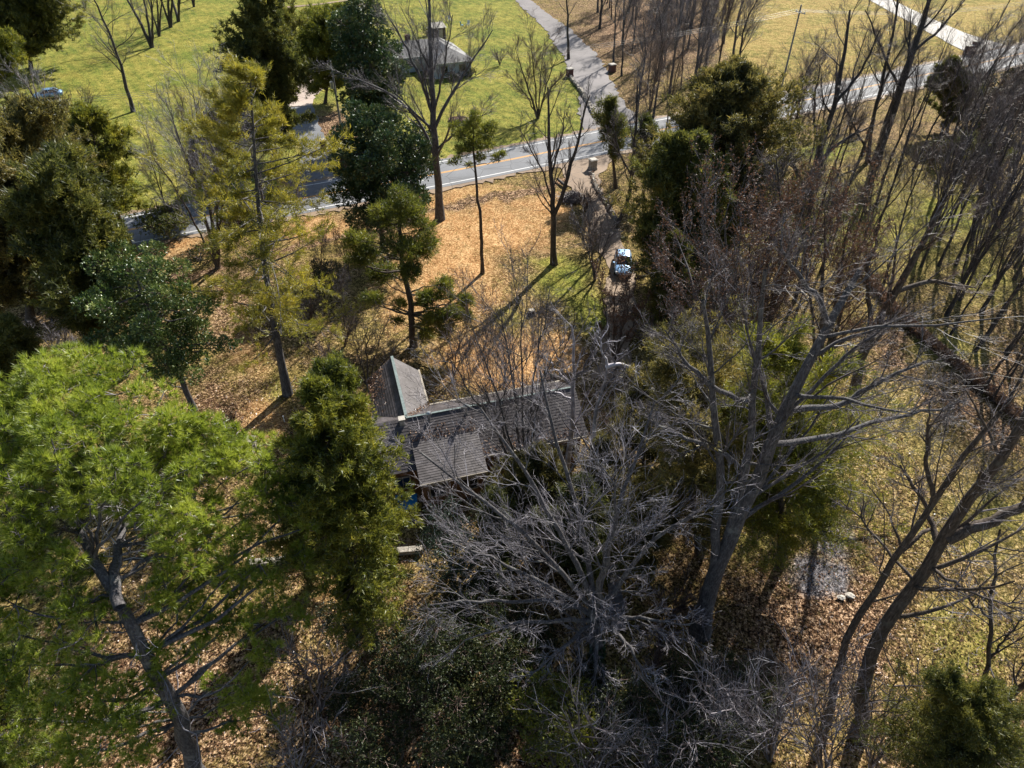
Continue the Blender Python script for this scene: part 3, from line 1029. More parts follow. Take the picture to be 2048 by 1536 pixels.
# vents
for (x, y, z, h_) in ((1.5, -0.35, 4.75, 0.55), (4.1, -0.4, 4.72, 0.75)):
    v = MB()
    v.tube([(x, y, z), (x, y, z + h_)], 0.09, 10)
    v.tube([(x, y, z + h_), (x, y, z + h_ + 0.08), (x, y, z + h_ + 0.2)], [0.2, 0.22, 0.06], 12)
    v.build('vent_pipe', 'metal', roof)
for (x, y) in ((1.2, -3.9), (3.4, -3.9)):
    window(house, (x, y - 0.02, 1.55), 1.2, 1.2, 0)
for x in (-1.0, 6.2, 9.2, 11.0):
    window(house, (x, -2.72, 1.6), 1.1, 1.2, 0)
for x in (4.0, 7.0, 9.8):
    window(house, (x, 2.72, 1.6), 1.1, 1.2, math.pi)
for y in (4.2, 5.9):
    window(house, (1.57, y, 1.6), 0.9, 1.2, math.pi / 2)
d_ = MB()
d_.box((8.4, 2.73, 1.05), (0.95, 0.06, 2.1))
do = d_.build('door', 'trim', house)
d_ = MB()
d_.tube([(8.75, 2.78, 1.0), (8.75, 2.84, 1.0)], 0.03, 8)
d_.build('handle', 'metal', do)

# leaves caught in the valleys and along the gutters
rl_ = np.random.default_rng(6)
n_ = 1500
p = np.empty((n_, 3))
u1 = rl_.random(n_)
k1 = n_ // 3
q1 = np.abs(rl_.normal(size=n_)) * 0.35
# valley between wing and long far slope
tv = u1 * 3.0
p[:, 0] = 0.59 * tv + rl_.normal(size=n_) * 0.15
p[:, 1] = tv + rl_.normal(size=n_) * 0.15
p[:, 2] = 5.08 - 0.62 * tv
# lower edge of the near roof
p[k1:2 * k1, 0] = 12 * u1[k1:2 * k1]
lowr = p[k1:2 * k1, 0] < 4.6
p[k1:2 * k1, 1] = np.where(lowr, -1.5, -3.0) + q1[k1:2 * k1]
p[k1:2 * k1, 2] = 5.07 + p[k1:2 * k1, 1] * 0.645
# left slope of the wing
p[2 * k1:, 0] = -2.1 + 1.2 * u1[2 * k1:] ** 2
p[2 * k1:, 1] = 7.0 - q1[2 * k1:] * 5
p[2 * k1:, 2] = 5.08 + p[2 * k1:, 0] * 0.823
a = MB()
leaves(a, p, np.tile([0, 0, 0.2], (n_, 1)), 1, 0.11, 0.09, 1.0, rl_)
a.build('fallen_leaves', 'dry_leaf', roof)['kind'] = 'stuff'

# far house -----------------------------------------------------------
fh = tag(empty('house', (*at(949, 119, 2.7)[:2], 0), math.radians(22)), 'grey hip roofed house on the green lawn across the road', 'house')
x0, x1, ym, yb = -15.5, 0.0, 0.0, 13.0
wl = MB()
wl.box((-3.9, 3.3, 1.3), (6.8, 5.6, 2.6))
wl.box((-8.0, 9.4, 1.302), (14.6, 6.4, 2.604))
wl.build('wall', 'pale_wall', fh)
rf = MB()
# main hip
slope(rf, (-15.8, 5.9, 2.6), (0, 5.9, 2.6), (-3.6, 9.4, 4.6), (-12.2, 9.4, 4.6), 14)
slope(rf, (0, 12.9, 2.6), (-15.8, 12.9, 2.6), (-12.2, 9.4, 4.6), (-3.6, 9.4, 4.6), 14)
slope(rf, (0, 5.9, 2.6), (0, 12.9, 2.6), (-3.6, 9.4, 4.6), (-3.6, 9.4, 4.6), 14)
slope(rf, (-15.8, 12.9, 2.6), (-15.8, 5.9, 2.6), (-12.2, 9.4, 4.6), (-12.2, 9.4, 4.6), 14)
# front wing hip
slope(rf, (-7.8, 0, 2.6), (0, 0, 2.6), (-3.9, 3.6, 4.4), (-3.9, 3.6, 4.4), 14)
slope(rf, (0, 0, 2.605), (0, 9, 2.605), (-3.9, 9, 4.4), (-3.9, 3.6, 4.4), 14)
slope(rf, (-7.8, 9, 2.605), (-7.8, 0, 2.605), (-3.9, 3.6, 4.4), (-3.9, 9, 4.4), 14)
r_ = rf.build('roof', 'shingle_grey', fh)
b_ = MB()
b_.box((-9.5, 9.8, 4.9), (0.9, 0.6, 1.2))
b_.build('chimney', 'brick', r_)
f_ = MB()
f_.box((-7.9, 5.9, 2.56), (15.9, 0.05, 0.14))
f_.box((-3.9, 0.0, 2.55), (7.9, 0.05, 0.14))
f_.build('fascia', 'white_paint', fh)
for x in (-5.6, -2.2):
    window(fh, (x, 0.47, 1.45), 1.3, 1.2, 0)
for x in (-13.5, -10.5):
    window(fh, (x, 6.17, 1.45), 1.3, 1.2, 0)
for y in (2.5, 8, 11):
    window(fh, (-0.46 if y < 6 else -0.66, y, 1.45), 1.1, 1.1, math.pi / 2)
d_ = MB()
d_.box((-9.0, 6.15, 1.05), (0.95, 0.08, 2.1))
d_.build('door', 'trim', fh)

# shed behind the far house
sx, sy = at(877, 76)[:2]
sh = tag(empty('shed', (sx, sy, 0), math.radians(22)), 'dark garden shed with a pale roof edge behind the grey hip roofed house', 'shed')
a = MB()
a.box((0, 0, 1.1), (2.6, 2.4, 2.2))
a.build('wall', 'old_plank', sh)
a = MB()
slope(a, (-1.5, -1.4, 2.2), (1.5, -1.4, 2.2), (1.5, 1.5, 2.75), (-1.5, 1.5, 2.75), 6)
a.box((0, 1.5, 2.68), (3.0, 0.08, 0.16))
a.build('roof', 'concrete_cap', sh)
a = MB()
a.box((0.2, -1.22, 0.95), (0.9, 0.05, 1.8))
a.build('door', 'trim', sh)

# old overgrown shed at the bottom right
rs = tag(empty('shed', (*at(1490, 1360, 2.8)[:2], 0), math.radians(13.5)), 'tumbledown plank roofed shed under the brush near the lower right', 'shed')
a = MB()
a.box((0, 0.0, 1.05), (4.6, 2.3, 2.1))
a.build('wall', 'old_plank', rs)
rngp = np.random.default_rng(4)
a = MB()
for i in range(17):
    y = 1.5 - i * 0.19
    z = 2.15 + (1.5 - abs(y)) * 0.42
    sgn = -1 if y >= 0 else 1
    ln = 5.3 - rngp.random() * 0.5
    rot = Matrix.Rotation(math.atan(0.42) * sgn, 3, 'X') @ Matrix.Rotation(rngp.normal() * 0.01, 3, 'Z')
    a.box((rngp.normal() * 0.08, y, z + rngp.random() * 0.03), (ln, 0.175, 0.035), M3=np.array(rot))
a.build('roof', 'old_plank', rs)
p = rngp.random((900, 3)) * np.array([5.0, 3.0, 0]) - np.array([2.5, 1.5, 0])
p[:, 2] = 2.2 + (1.5 - np.abs(p[:, 1])) * 0.42
a = MB()
keep = rngp.random(900) < np.where(p[:, 1] > 0.1, 0.35, 1.0)
leaves(a, p[keep], np.tile([0, 0, 0.3], (keep.sum(), 1)), 1, 0.12, 0.09, 1.0, rngp)
a.build('fallen_leaves', 'dry_leaf', rs)['kind'] = 'stuff'


# =================================================================== CARS
def car(name, loc, rz, paint, label, suv=0.0):
    root = tag(empty(name, loc, rz), label, 'car')
    # stations along the length (x forward), half widths, heights
    st = [(-2.3, 0.74, 0.5, 0.78), (-2.2, 0.83, 0.34, 0.92), (-1.6, 0.88, 0.3, 1.0), (-0.8, 0.9, 0.3, 1.0), (0.2, 0.9, 0.3, 0.98), (0.95, 0.9, 0.3, 0.96), (1.6, 0.87, 0.32, 0.88), (2.1, 0.8, 0.36, 0.74), (2.28, 0.66, 0.45, 0.62)]
    prof = lambda hw, z0, z1: [(0, z0), (hw * 0.85, z0), (hw, z0 + 0.12), (hw * 1.0, (z0 + z1) / 2), (hw * 0.95, z1 - 0.08), (hw * 0.82, z1), (hw * 0.4, z1 + 0.025), (0, z1 + 0.035)]
    b = MB()
    rings = []
    for (x, hw, z0, z1) in st:
        pr = prof(hw, z0, z1)
        ring = [(x, y, z) for y, z in pr] + [(x, -y, z) for y, z in pr[::-1][1:-1]]
        rings.append(ring)
    n = len(rings[0])
    V = np.array(rings).reshape(-1, 3)
    q = [[i * n + j, i * n + (j + 1) % n, (i + 1) * n + (j + 1) % n, (i + 1) * n + j] for i in range(len(st) - 1) for j in range(n)]
    b.add(V, q, smooth=True)
    for k in (0, len(st) - 1):
        c = np.mean(rings[k], axis=0)
        vv = np.vstack([rings[k], c[None]])
        b.add(vv, tris=[[j, (j + 1) % n, n] for j in range(n)])
    # roof panel
    top = 1.44 + suv
    gr = [(-1.75, 0.72, 1.0), (-1.05, 0.6, top - 0.03), (-0.3, 0.61, top + 0.02), (0.35, 0.6, top - 0.03), (1.12, 0.74, 0.97)]
    R = np.array([[(x, y, z) for y in (-hw, -hw * 0.5, 0, hw * 0.5, hw)] for (x, hw, z) in gr])
    R[1:4, 1:4, 2] += 0.035
    R[1:4, 2, 2] += 0.01
    V = R[1:4].reshape(-1, 3) + np.array([0, 0, 0.015])
    q = [[i * 5 + j, i * 5 + j + 1, i * 5 + 6 + j, i * 5 + 5 + j] for i in range(2) for j in range(4)]
    b.add(V, q, smooth=True)
    # pillars
    for sgn in (-1, 1):
        for (xa, ya, za), (xb, yb, zb) in (((-1.75, 0.73, 0.98), (-1.05, 0.61, top)), ((1.12, 0.76, 0.96), (0.35, 0.61, top)), ((-0.35, 0.84, 0.98), (-0.35, 0.62, top))):
            b.tube([(xa, sgn * ya, za), (xb, sgn * yb, zb)], 0.045, 6)
    b.build('body', paint, root)
    # greenhouse glass
    def panel(pts, nm):
        g = MB()
        g.add(pts, quads=[[0, 1, 2, 3]])
        g.build(nm, 'glass', root)
    panel([(1.12, -0.72, 0.97), (1.12, 0.72, 0.97), (0.36, 0.57, top), (0.36, -0.57, top)], 'windscreen')
    panel([(-1.78, 0.7, 0.99), (-1.78, -0.7, 0.99), (-1.06, -0.57, top), (-1.06, 0.57, top)], 'rear_window')
    for sgn in (-1, 1):
        panel([(-1.7, sgn * 0.8, 0.98), (1.1, sgn * 0.8, 0.96), (0.35, sgn * 0.6, top - 0.01), (-1.05, sgn * 0.6, top - 0.01)], 'side_window')
        h = MB()
        h.box((2.12, sgn * 0.62, 0.66), (0.16, 0.28, 0.13))
        h.build('headlight', 'lamp_glass', root)
        h = MB()
        h.box((-2.24, sgn * 0.66, 0.8), (0.1, 0.24, 0.16))
        h.build('tail_light', 'brick', root)
        h = MB()
        h.box((0.85, sgn * 0.98, 1.02), (0.14, 0.18, 0.12))
        h.build('mirror', paint, root)
        for x in (-1.4, 1.42):
            t_ = MB()
            t_.tube([(x, sgn * 0.72, 0.32), (x, sgn * 0.93, 0.32)], 0.32, 20)
            wo = t_.build('wheel', 'tyre', root)
            t_ = MB()
            t_.tube([(x, sgn * 0.9, 0.32), (x, sgn * 0.945, 0.32)], 0.19, 14)
            t_.build('rim', 'metal', wo)
    return root


pc = at(1245, 535)
car('parked_car', (pc[0], pc[1], 0), math.radians(-97), 'paint_blue', 'silvery blue car parked on the dirt drive beside the dark cedars', 0.12)
pc = at(26, 252)
car('parked_car', (pc[0], pc[1], 0), math.radians(-150), 'paint_dark', 'dark car with glinting windows at the left edge behind bare trees', 0.1)
pc = at(98, 196)
car('parked_car', (pc[0], pc[1], 0), math.radians(205), 'paint_blue', 'small blue car parked at the edge of the field behind a bare bush', 0.0)

# =================================================================== GATE PIERS, WALLS, SMALL THINGS
def pier(px, py, s, h, label, cap='concrete_cap', rz=0.4, matn='brick'):
    b = at(px, py)
    r = tag(empty('gate_pier', (b[0], b[1], 0), rz), label, 'gate pier')
    a = MB()
    a.box((0, 0, h / 2), (s, s, h))
    a.box((0, 0, 0.12), (s + 0.12, s + 0.12, 0.24))
    a.build('shaft', matn, r)
    a = MB()
    a.box((0, 0, h + 0.05), (s + 0.2, s + 0.2, 0.1))
    a.box((0, 0, h + 0.13), (s, s, 0.06))
    a.build('cap', cap, r)
    return r


pier(1185, 338, 0.85, 1.25, 'brick gate pier with a cream cap at the near side mouth of the dirt drive', matn='stone')
pier(1139, 152, 1.0, 1.2, 'dark brick pier on the left side of the gravel drive across the road')
pier(1224, 143, 1.0, 1.2, 'dark brick pier on the right side of the gravel drive across the road')
pier(648, 300, 0.8, 1.4, 'dim brick pier in the shade beside the pale drive')
b = at(1938, 108)
r = tag(empty('brick_sign', (b[0], b[1], 0), 0.45), 'wide dark red brick marker between the concrete drive and the road', 'brick marker')
a = MB()
a.box((0, 0, 0.8), (2.9, 0.8, 1.6))
a.box((0.9, 0.0, 1.9), (1.1, 0.8, 0.6))
a.build('wall', 'brick', r)
a = MB()
a.box((0, -0.02, 1.63), (3.1, 0.95, 0.07))
a.box((0.9, 0, 2.23), (1.3, 0.95, 0.07))
a.build('cap', 'concrete_cap', r)


def stone_wall(name, pts, h, wd, label, n_per=9, matn='stone', seed=1, leaves_on=0, cat='stone wall', size=0.3):
    rng = np.random.default_rng(seed)
    pts = np.asarray(pts, float)[:, :2]
    L = np.linalg.norm(np.diff(pts, axis=0), axis=1).sum()
    P = resample(pts, max(4, int(L / 0.25)))
    T = nrm(np.gradient(P, axis=0))
    root = tag(empty(name, (P[0, 0], P[0, 1], 0)), label, cat)
    a = MB()
    o = np.array([P[0, 0], P[0, 1], 0])
    for i in range(len(P)):
        for k in range(n_per):
            off = (rng.random() - 0.5) * wd
            z = rng.random() * h
            s = size * (0.5 + rng.random())
            c = np.array([P[i, 0] - T[i, 1] * off, P[i, 1] + T[i, 0] * off, z]) - o
            R3 = np.array(Matrix.Rotation(rng.normal() * 0.25, 3, 'X') @ Matrix.Rotation(rng.normal() * 0.25, 3, 'Y') @ Matrix.Rotation(math.atan2(T[i, 1], T[i, 0]) + rng.normal() * 0.3, 3, 'Z'))
            a.box(c, (s * 1.3, s * 0.9, s * 0.55), M3=R3)
    a.build('stones', matn, root)
    if leaves_on:
        a = MB()
        idx = rng.integers(0, len(P), leaves_on)
        off = (rng.random(leaves_on) - 0.5) * (wd + 0.5)
        z = h + 0.12 - 0.5 * np.maximum(0, np.abs(off) - wd * 0.4)
        c = np.stack([P[idx, 0] - T[idx, 1] * off, P[idx, 1] + T[idx, 0] * off, z], 1) - o
        leaves(a, c, np.tile([0, 0, 0.2], (leaves_on, 1)), 1, 0.15, 0.12, 1.0, rng, jit=0.06)
        a.build('fallen_leaves', 'dry_leaf', root)['kind'] = 'stuff'
    return root


stone_wall('stone_wall', [at(1735, 560), at(1785, 622), at(1860, 690), at(1950, 765), at(2035, 838), at(2110, 900)], 0.5, 0.45, 'tumbled stone wall covered in fallen brown leaves running down to the right edge', 6, 'brown_stone', 2, 9000)
stone_wall('drive_edging', [at(1182, 345), at(1192, 375), at(1210, 405), at(1232, 440)], 0.3, 0.3, 'low rough stone edging along the right side of the dirt drive', 5, 'stone', 3, 200, 'stone edging', 0.25)
stone_wall('drive_edging', [at(1141, 155), at(1160, 180), at(1175, 205), at(1190, 235)], 0.35, 0.35, 'low stone edging along the left side of the gravel drive across the road', 4, 'stone', 5, 0, 'stone edging', 0.3)
# low retaining wall behind the house
p0, p1 = at(500, 1131), at(846, 1103)
r = tag(empty('retaining_wall', (*((p0 + p1) / 2)[:2], 0), math.atan2(p1[1] - p0[1], p1[0] - p0[0])), 'long low grey kerb wall behind the house, beneath the cedar', 'low wall')
a = MB()
Lw = np.linalg.norm(p1 - p0)
a.box((0, 0, 0.17), (Lw, 0.34, 0.34))
a.build('kerb', 'stone', r)
a = MB()
for i in range(12):
    a.box((-Lw / 2 + (i + 0.5) * Lw / 12, 0, 0.37), (Lw / 12 - 0.03, 0.42, 0.06))
a.build('coping', 'stone', r)
# stone block with step
b = at(503, 896)
r = tag(empty('stone_block', (b[0], b[1], 0), 0.12), 'small grey stone mounting block with a lower step on the leafy lawn', 'stone block')
a = MB()
a.box((0, 0.25, 0.33), (0.72, 0.62, 0.66))
a.box((0, 0.25, 0.69), (0.82, 0.72, 0.07))
a.build('block', 'stone', r)
a = MB()
a.box((0, -0.5, 0.16), (0.6, 0.5, 0.32))
a.build('step', 'stone', r)
b = at(569, 843)
r = tag(empty('marker_post', (b[0], b[1], 0)), 'thin white stake standing by the shadow of the tall trunk', 'post')
a = MB()
a.tube([(0, 0, 0), (0.01, 0, 0.55)], 0.04, 8)
a.build('stake', 'white_paint', r)
a = MB()
a.tube([(0.01, 0, 0.54), (0.01, 0, 0.6)], 0.055, 8)
a.build('cap', 'white_paint', r)
# stump
b = at(1063, 627)
r = tag(empty('tree_stump', (b[0], b[1], 0)), 'small brown tree stump in the bright green grass', 'stump')
a = MB()
a.tube([(0, 0, -0.05), (0, 0, 0.12), (0.02, 0, 0.42)], [0.5, 0.36, 0.3], 14)
a.build('stump', 'bark_brown', r)
a = MB()
a.tube([(0.02, 0, 0.42), (0.02, 0, 0.435)], [0.28, 0.27], 14)
a.build('cut_face', 'trim', r)
# blue tarp over a frame by the house
b = at(812, 1004, 0.9)
r = tag(empty('blue_tarp', (b[0], b[1], 0), 0.1), 'bright blue tarpaulin stretched over a low frame by the house corner', 'tarpaulin')
a = MB()
rg = np.random.default_rng(2)
gx, gy = np.meshgrid(np.linspace(-0.75, 0.75, 9), np.linspace(-0.7, 0.7, 9))
gz = 0.9 - 0.1 * (1 - (gx / 0.75) ** 2) * (1 - (gy / 0.7) ** 2) + rg.normal(size=gx.shape) * 0.012
i = np.arange(8)[None] + np.arange(8)[:, None] * 9
a.add(np.stack([gx, gy, gz], -1).reshape(-1, 3), np.stack([i, i + 1, i + 10, i + 9], -1).reshape(-1, 4), smooth=True)
a.build('sheet', 'blue_plastic', r)
for sx_ in (-0.7, 0.7):
    for sy_ in (-0.65, 0.65):
        a = MB()
        a.tube([(sx_, sy_, 0), (sx_, sy_, 0.88)], 0.03, 6)
        a.build('leg', 'metal', r)
# brush pile and log by the drive mouth
b = at(1146, 400)
r = tag(empty('brush_pile', (b[0], b[1], 0)), 'rounded dark heap of cut brush near the top of the dirt drive', 'brush pile')
rg = np.random.default_rng(8)
a = MB()
c = rg.normal(size=(420, 3)) * np.array([0.8, 0.6, 0.0])
c[:, 2] = 0.1 + 1.0 * rg.random(420) * np.exp(-(c[:, 0] ** 2 + c[:, 1] ** 2) / 1.2)
d = nrm(rg.normal(size=(420, 3)) * np.array([1, 1, 0.35]))
pp = np.stack([c - d * 0.6, c + rg.normal(size=c.shape) * 0.1, c + d * 0.6], 1)
pp[:, :, 2] = np.maximum(pp[:, :, 2], 0.02)
a.tubes(pp, np.tile([[0.03, 0.025, 0.01]], (420, 1)), 4)
a.build('branches', 'twig_dark', r)
b0, b1 = at(1114, 362), at(1133, 376)
r = tag(empty('fallen_log', (b0[0], b0[1], 0)), 'short dark broken log lying at the edge of the orange lawn near the road', 'log')
a = MB()
dlt = (b1 - b0)
a.tube([(0, 0, 0.35), tuple(dlt * 0.5 + [0, 0, 0.24]), tuple(dlt + [0, 0, 0.18])], [0.12, 0.2, 0.22], 10)
a.build('log', 'bark_dark', r)
# flower bed on the far lawn
b = at(918, 240)
r = tag(empty('flower_bed', (b[0], b[1], 0)), 'small round mulched bed ringed with stones on the lawn above the road', 'flower bed')
a = MB()
for i in range(26):
    an = i * 2 * math.pi / 26
    a.box((1.5 * math.cos(an), 1.1 * math.sin(an), 0.1), (0.3, 0.2, 0.24), rz=an + 1.57)
a.build('stone_ring', 'brick', r)
a = MB()
a.tube([(0, 0, 0.0), (0, 0, 0.09), (0, 0, 0.2)], [1.3, 1.25, 0.4], 20)
a.build('mulch', 'mulch', r)
# pale stones near the gravel patch
for i, (px, py, s, lb) in enumerate([(1682, 1196, 0.2, 'pale cream stone lying left of two at the gravel patch'), (1700, 1192, 0.22, 'pale cream stone lying right of two at the gravel patch')]):
    b = at(px, py)
    a = MB()
    rg = np.random.default_rng(i + 5)
    u_, v_ = np.meshgrid(np.linspace(0, 2 * math.pi, 10, endpoint=False), np.linspace(0.1, math.pi - 0.1, 6))
    P_ = np.stack([np.cos(u_) * np.sin(v_) * s * 1.4, np.sin(u_) * np.sin(v_) * s, np.cos(v_) * s * 0.4 + s * 0.25], -1) * (1 + 0.12 * rg.normal(size=u_.shape))[..., None]
    ii = np.arange(10)[None] + np.arange(5)[:, None] * 10
    i2 = (np.arange(10)[None] + 1) % 10 + np.arange(5)[:, None] * 10
    a.add(P_.reshape(-1, 3), np.stack([ii, i2, i2 + 10, ii + 10], -1).reshape(-1, 4), smooth=False)
    a.add(np.vstack([P_[0], P_[0].mean(0)]), tris=[[(k + 1) % 10, k, 10] for k in range(10)])
    o = a.build('stone', 'concrete_cap', None, (b[0], b[1], 0))
    tag(o, lb, 'stone', 'pale stones at the gravel patch')


def lawn_chair(px, py, matn, label, rz):
    b = at(px, py)
    r = tag(empty('lawn_chair', (b[0], b[1], 0), rz), label, 'chair', 'garden chairs on the far lawn')
    a = MB()
    a.box((0, 0, 0.42), (0.6, 0.6, 0.06))
    a.build('seat', matn, r)
    a = MB()
    a.box((0, 0.32, 0.78), (0.6, 0.06, 0.66), M3=np.array(Matrix.Rotation(-0.15, 3, 'X')))
    a.build('backrest', matn, r)
    for sx_ in (-0.26, 0.26):
        for sy_ in (-0.26, 0.26):
            a = MB()
            a.box((sx_, sy_, 0.2), (0.06, 0.06, 0.4))
            a.build('leg', matn, r)


lawn_chair(899, 42, 'white_paint', 'white garden chair nearest the dark shed on the far lawn', 0.3)
lawn_chair(936, 52, 'white_paint', 'white garden chair farthest right on the far lawn', -0.4)
lawn_chair(924, 54, 'blue_plastic', 'blue garden chair on the far lawn beside a white one', 2.0)


# ---- utility poles and wires
def utility_pole(px, py, top_z, label, arm=True, transformer=False, rz=0.45, lean=(0, 0)):
    b = at(px, py)
    r = tag(empty('utility_pole', (b[0], b[1], 0), rz), label, 'utility pole')
    a = MB()
    a.tube([(0, 0, -0.1), (lean[0] * 0.5, lean[1] * 0.5, top_z * 0.5), (lean[0], lean[1], top_z)], [0.17, 0.145, 0.11], 12)
    a.build('pole', 'pole_wood', r)
    if arm:
        a = MB()
        a.box((lean[0], lean[1] - 0.14, top_z - 1.1), (0.12, 2.2, 0.12))
        ar = a.build('crossarm', 'pole_wood', r)
        for y in (-1.0, -0.1, 0.8):
            a = MB()
            a.tube([(lean[0], lean[1] + y - 0.1, top_z - 1.03), (lean[0], lean[1] + y - 0.1, top_z - 0.9), (lean[0], lean[1] + y - 0.1, top_z - 0.8)], [0.05, 0.09, 0.04], 8)
            a.build('insulator', 'white_paint', ar)
    if transformer:
        a = MB()
        a.tube([(lean[0] - 0.4, lean[1] - 0.15, top_z - 3.6), (lean[0] - 0.4, lean[1] - 0.15, top_z - 2.7)], 0.27, 14)
        tf = a.build('transformer', 'metal', r)
        a = MB()
        a.tube([(lean[0] - 0.4, lean[1] - 0.15, top_z - 2.7), (lean[0] - 0.4, lean[1] - 0.15, top_z - 2.4)], [0.06, 0.03], 8)
        a.build('bushing', 'white_paint', tf)
    return b, r


bl = at(684, 266)
hl = atv(648, 122, bl[1])[2]
utility_pole(684, 266, hl, 'weathered grey utility pole with a crossarm and a round transformer left of the road', True, True, 0.45)
br_ = at(1562, 178)
utility_pole(1562, 178, 13.0, 'tall bare utility pole standing in the tan field beyond the road', True, False, 0.45)
bfar = at(2500, -10)


def wires(name, a_, b_, sag, label, n=3, sp=0.8, zo=0.0):
    root = tag(empty(name, (a_[0], a_[1], 0)), label, 'power line')
    d = nrm((b_ - a_)[None, :2])[0]
    perp = np.array([-d[1], d[0]])
    for k in range(n):
        off = (k - (n - 1) / 2) * sp
        t = np.linspace(0, 1, 24)
        p = a_[None] * (1 - t)[:, None] + b_[None] * t[:, None]
        p[:, 2] -= sag * 4 * t * (1 - t)
        p[:, :2] += perp * off
        p[:, 2] += zo
        p -= np.array([a_[0], a_[1], 0])
        m_ = MB()
        m_.tube(p, 0.014, 4)
        m_.build('wire', 'wire', root)


A_ = np.array([bl[0], bl[1], hl - 0.8])
B_ = np.array([br_[0], br_[1], 12.2])
wires('power_line', A_, B_, 1.6, 'thin overhead power wires strung between the two utility poles', 3, 0.9)
wires('power_line', B_, B_ + (B_ - A_) * np.array([1, 0.9, 0]) * 0.8, 1.6, 'thin overhead wires running off to the right from the tall field pole', 3, 0.9)
wires('power_line', A_, A_ - (B_ - A_) * np.array([1, 1, 0]), 1.6, 'thin overhead wires running off to the left above the shaded road', 3, 0.9)
# =================================================================== TREES BUILT ONE BY ONE
def rel(b, px, py, dy=0.0):
    return atv(px, py, b[1] + dy) - b


def hero(name, base, stems, label, seed, r0=0.3, cat='tree', group=None, **kw):
    """stems: list of (radius0, radius1, [(px, py[, dy]), ...]); the first starts at the base"""
    b = at(*base)
    r = tag(empty(name, b), label, cat, group)
    ss = []
    for (a0, a1, pts) in stems:
        P = [rel(b, p[0], p[1], p[2] if len(p) > 2 else 0.0) for p in pts]
        ss.append((P, a0, a1))
    ss[0][0][0] = np.zeros(3)
    bare_parts(r, ss, seed, **kw)
    return r


def lobefill(c, rad, n, rl, seed, low=0.0):
    rng = np.random.default_rng(seed)
    out = []
    k = 0
    while len(out) < n and k < n * 40:
        k += 1
        d = nrm(rng.normal(size=3))
        q = d * rng.random() ** 0.4
        p = c + q * rad
        r = rl[0] + (rl[1] - rl[0]) * rng.random()
        if p[2] < 0.3 + low:
            continue
        if any(np.linalg.norm(p - o[:3]) < 0.55 * (r + o[3]) for o in out):
            continue
        out.append(np.array([p[0], p[1], p[2], r]))
    return out


def crown_px(b, cx, cy, rx, ry, dy=0.0):
    p = atv(cx, cy, b[1] + dy)
    dep = p[1] * C_ - (p[2] - CAMH) * S_
    mx = rx * dep / FPX
    my = ry * dep / FPX
    ph = math.atan2(CAMH - p[2], p[1])
    rz = math.sqrt(max(my ** 2 - (mx * math.sin(ph)) ** 2, (0.45 * my) ** 2)) / math.cos(ph)
    return p - b, np.array([mx, mx, rz])


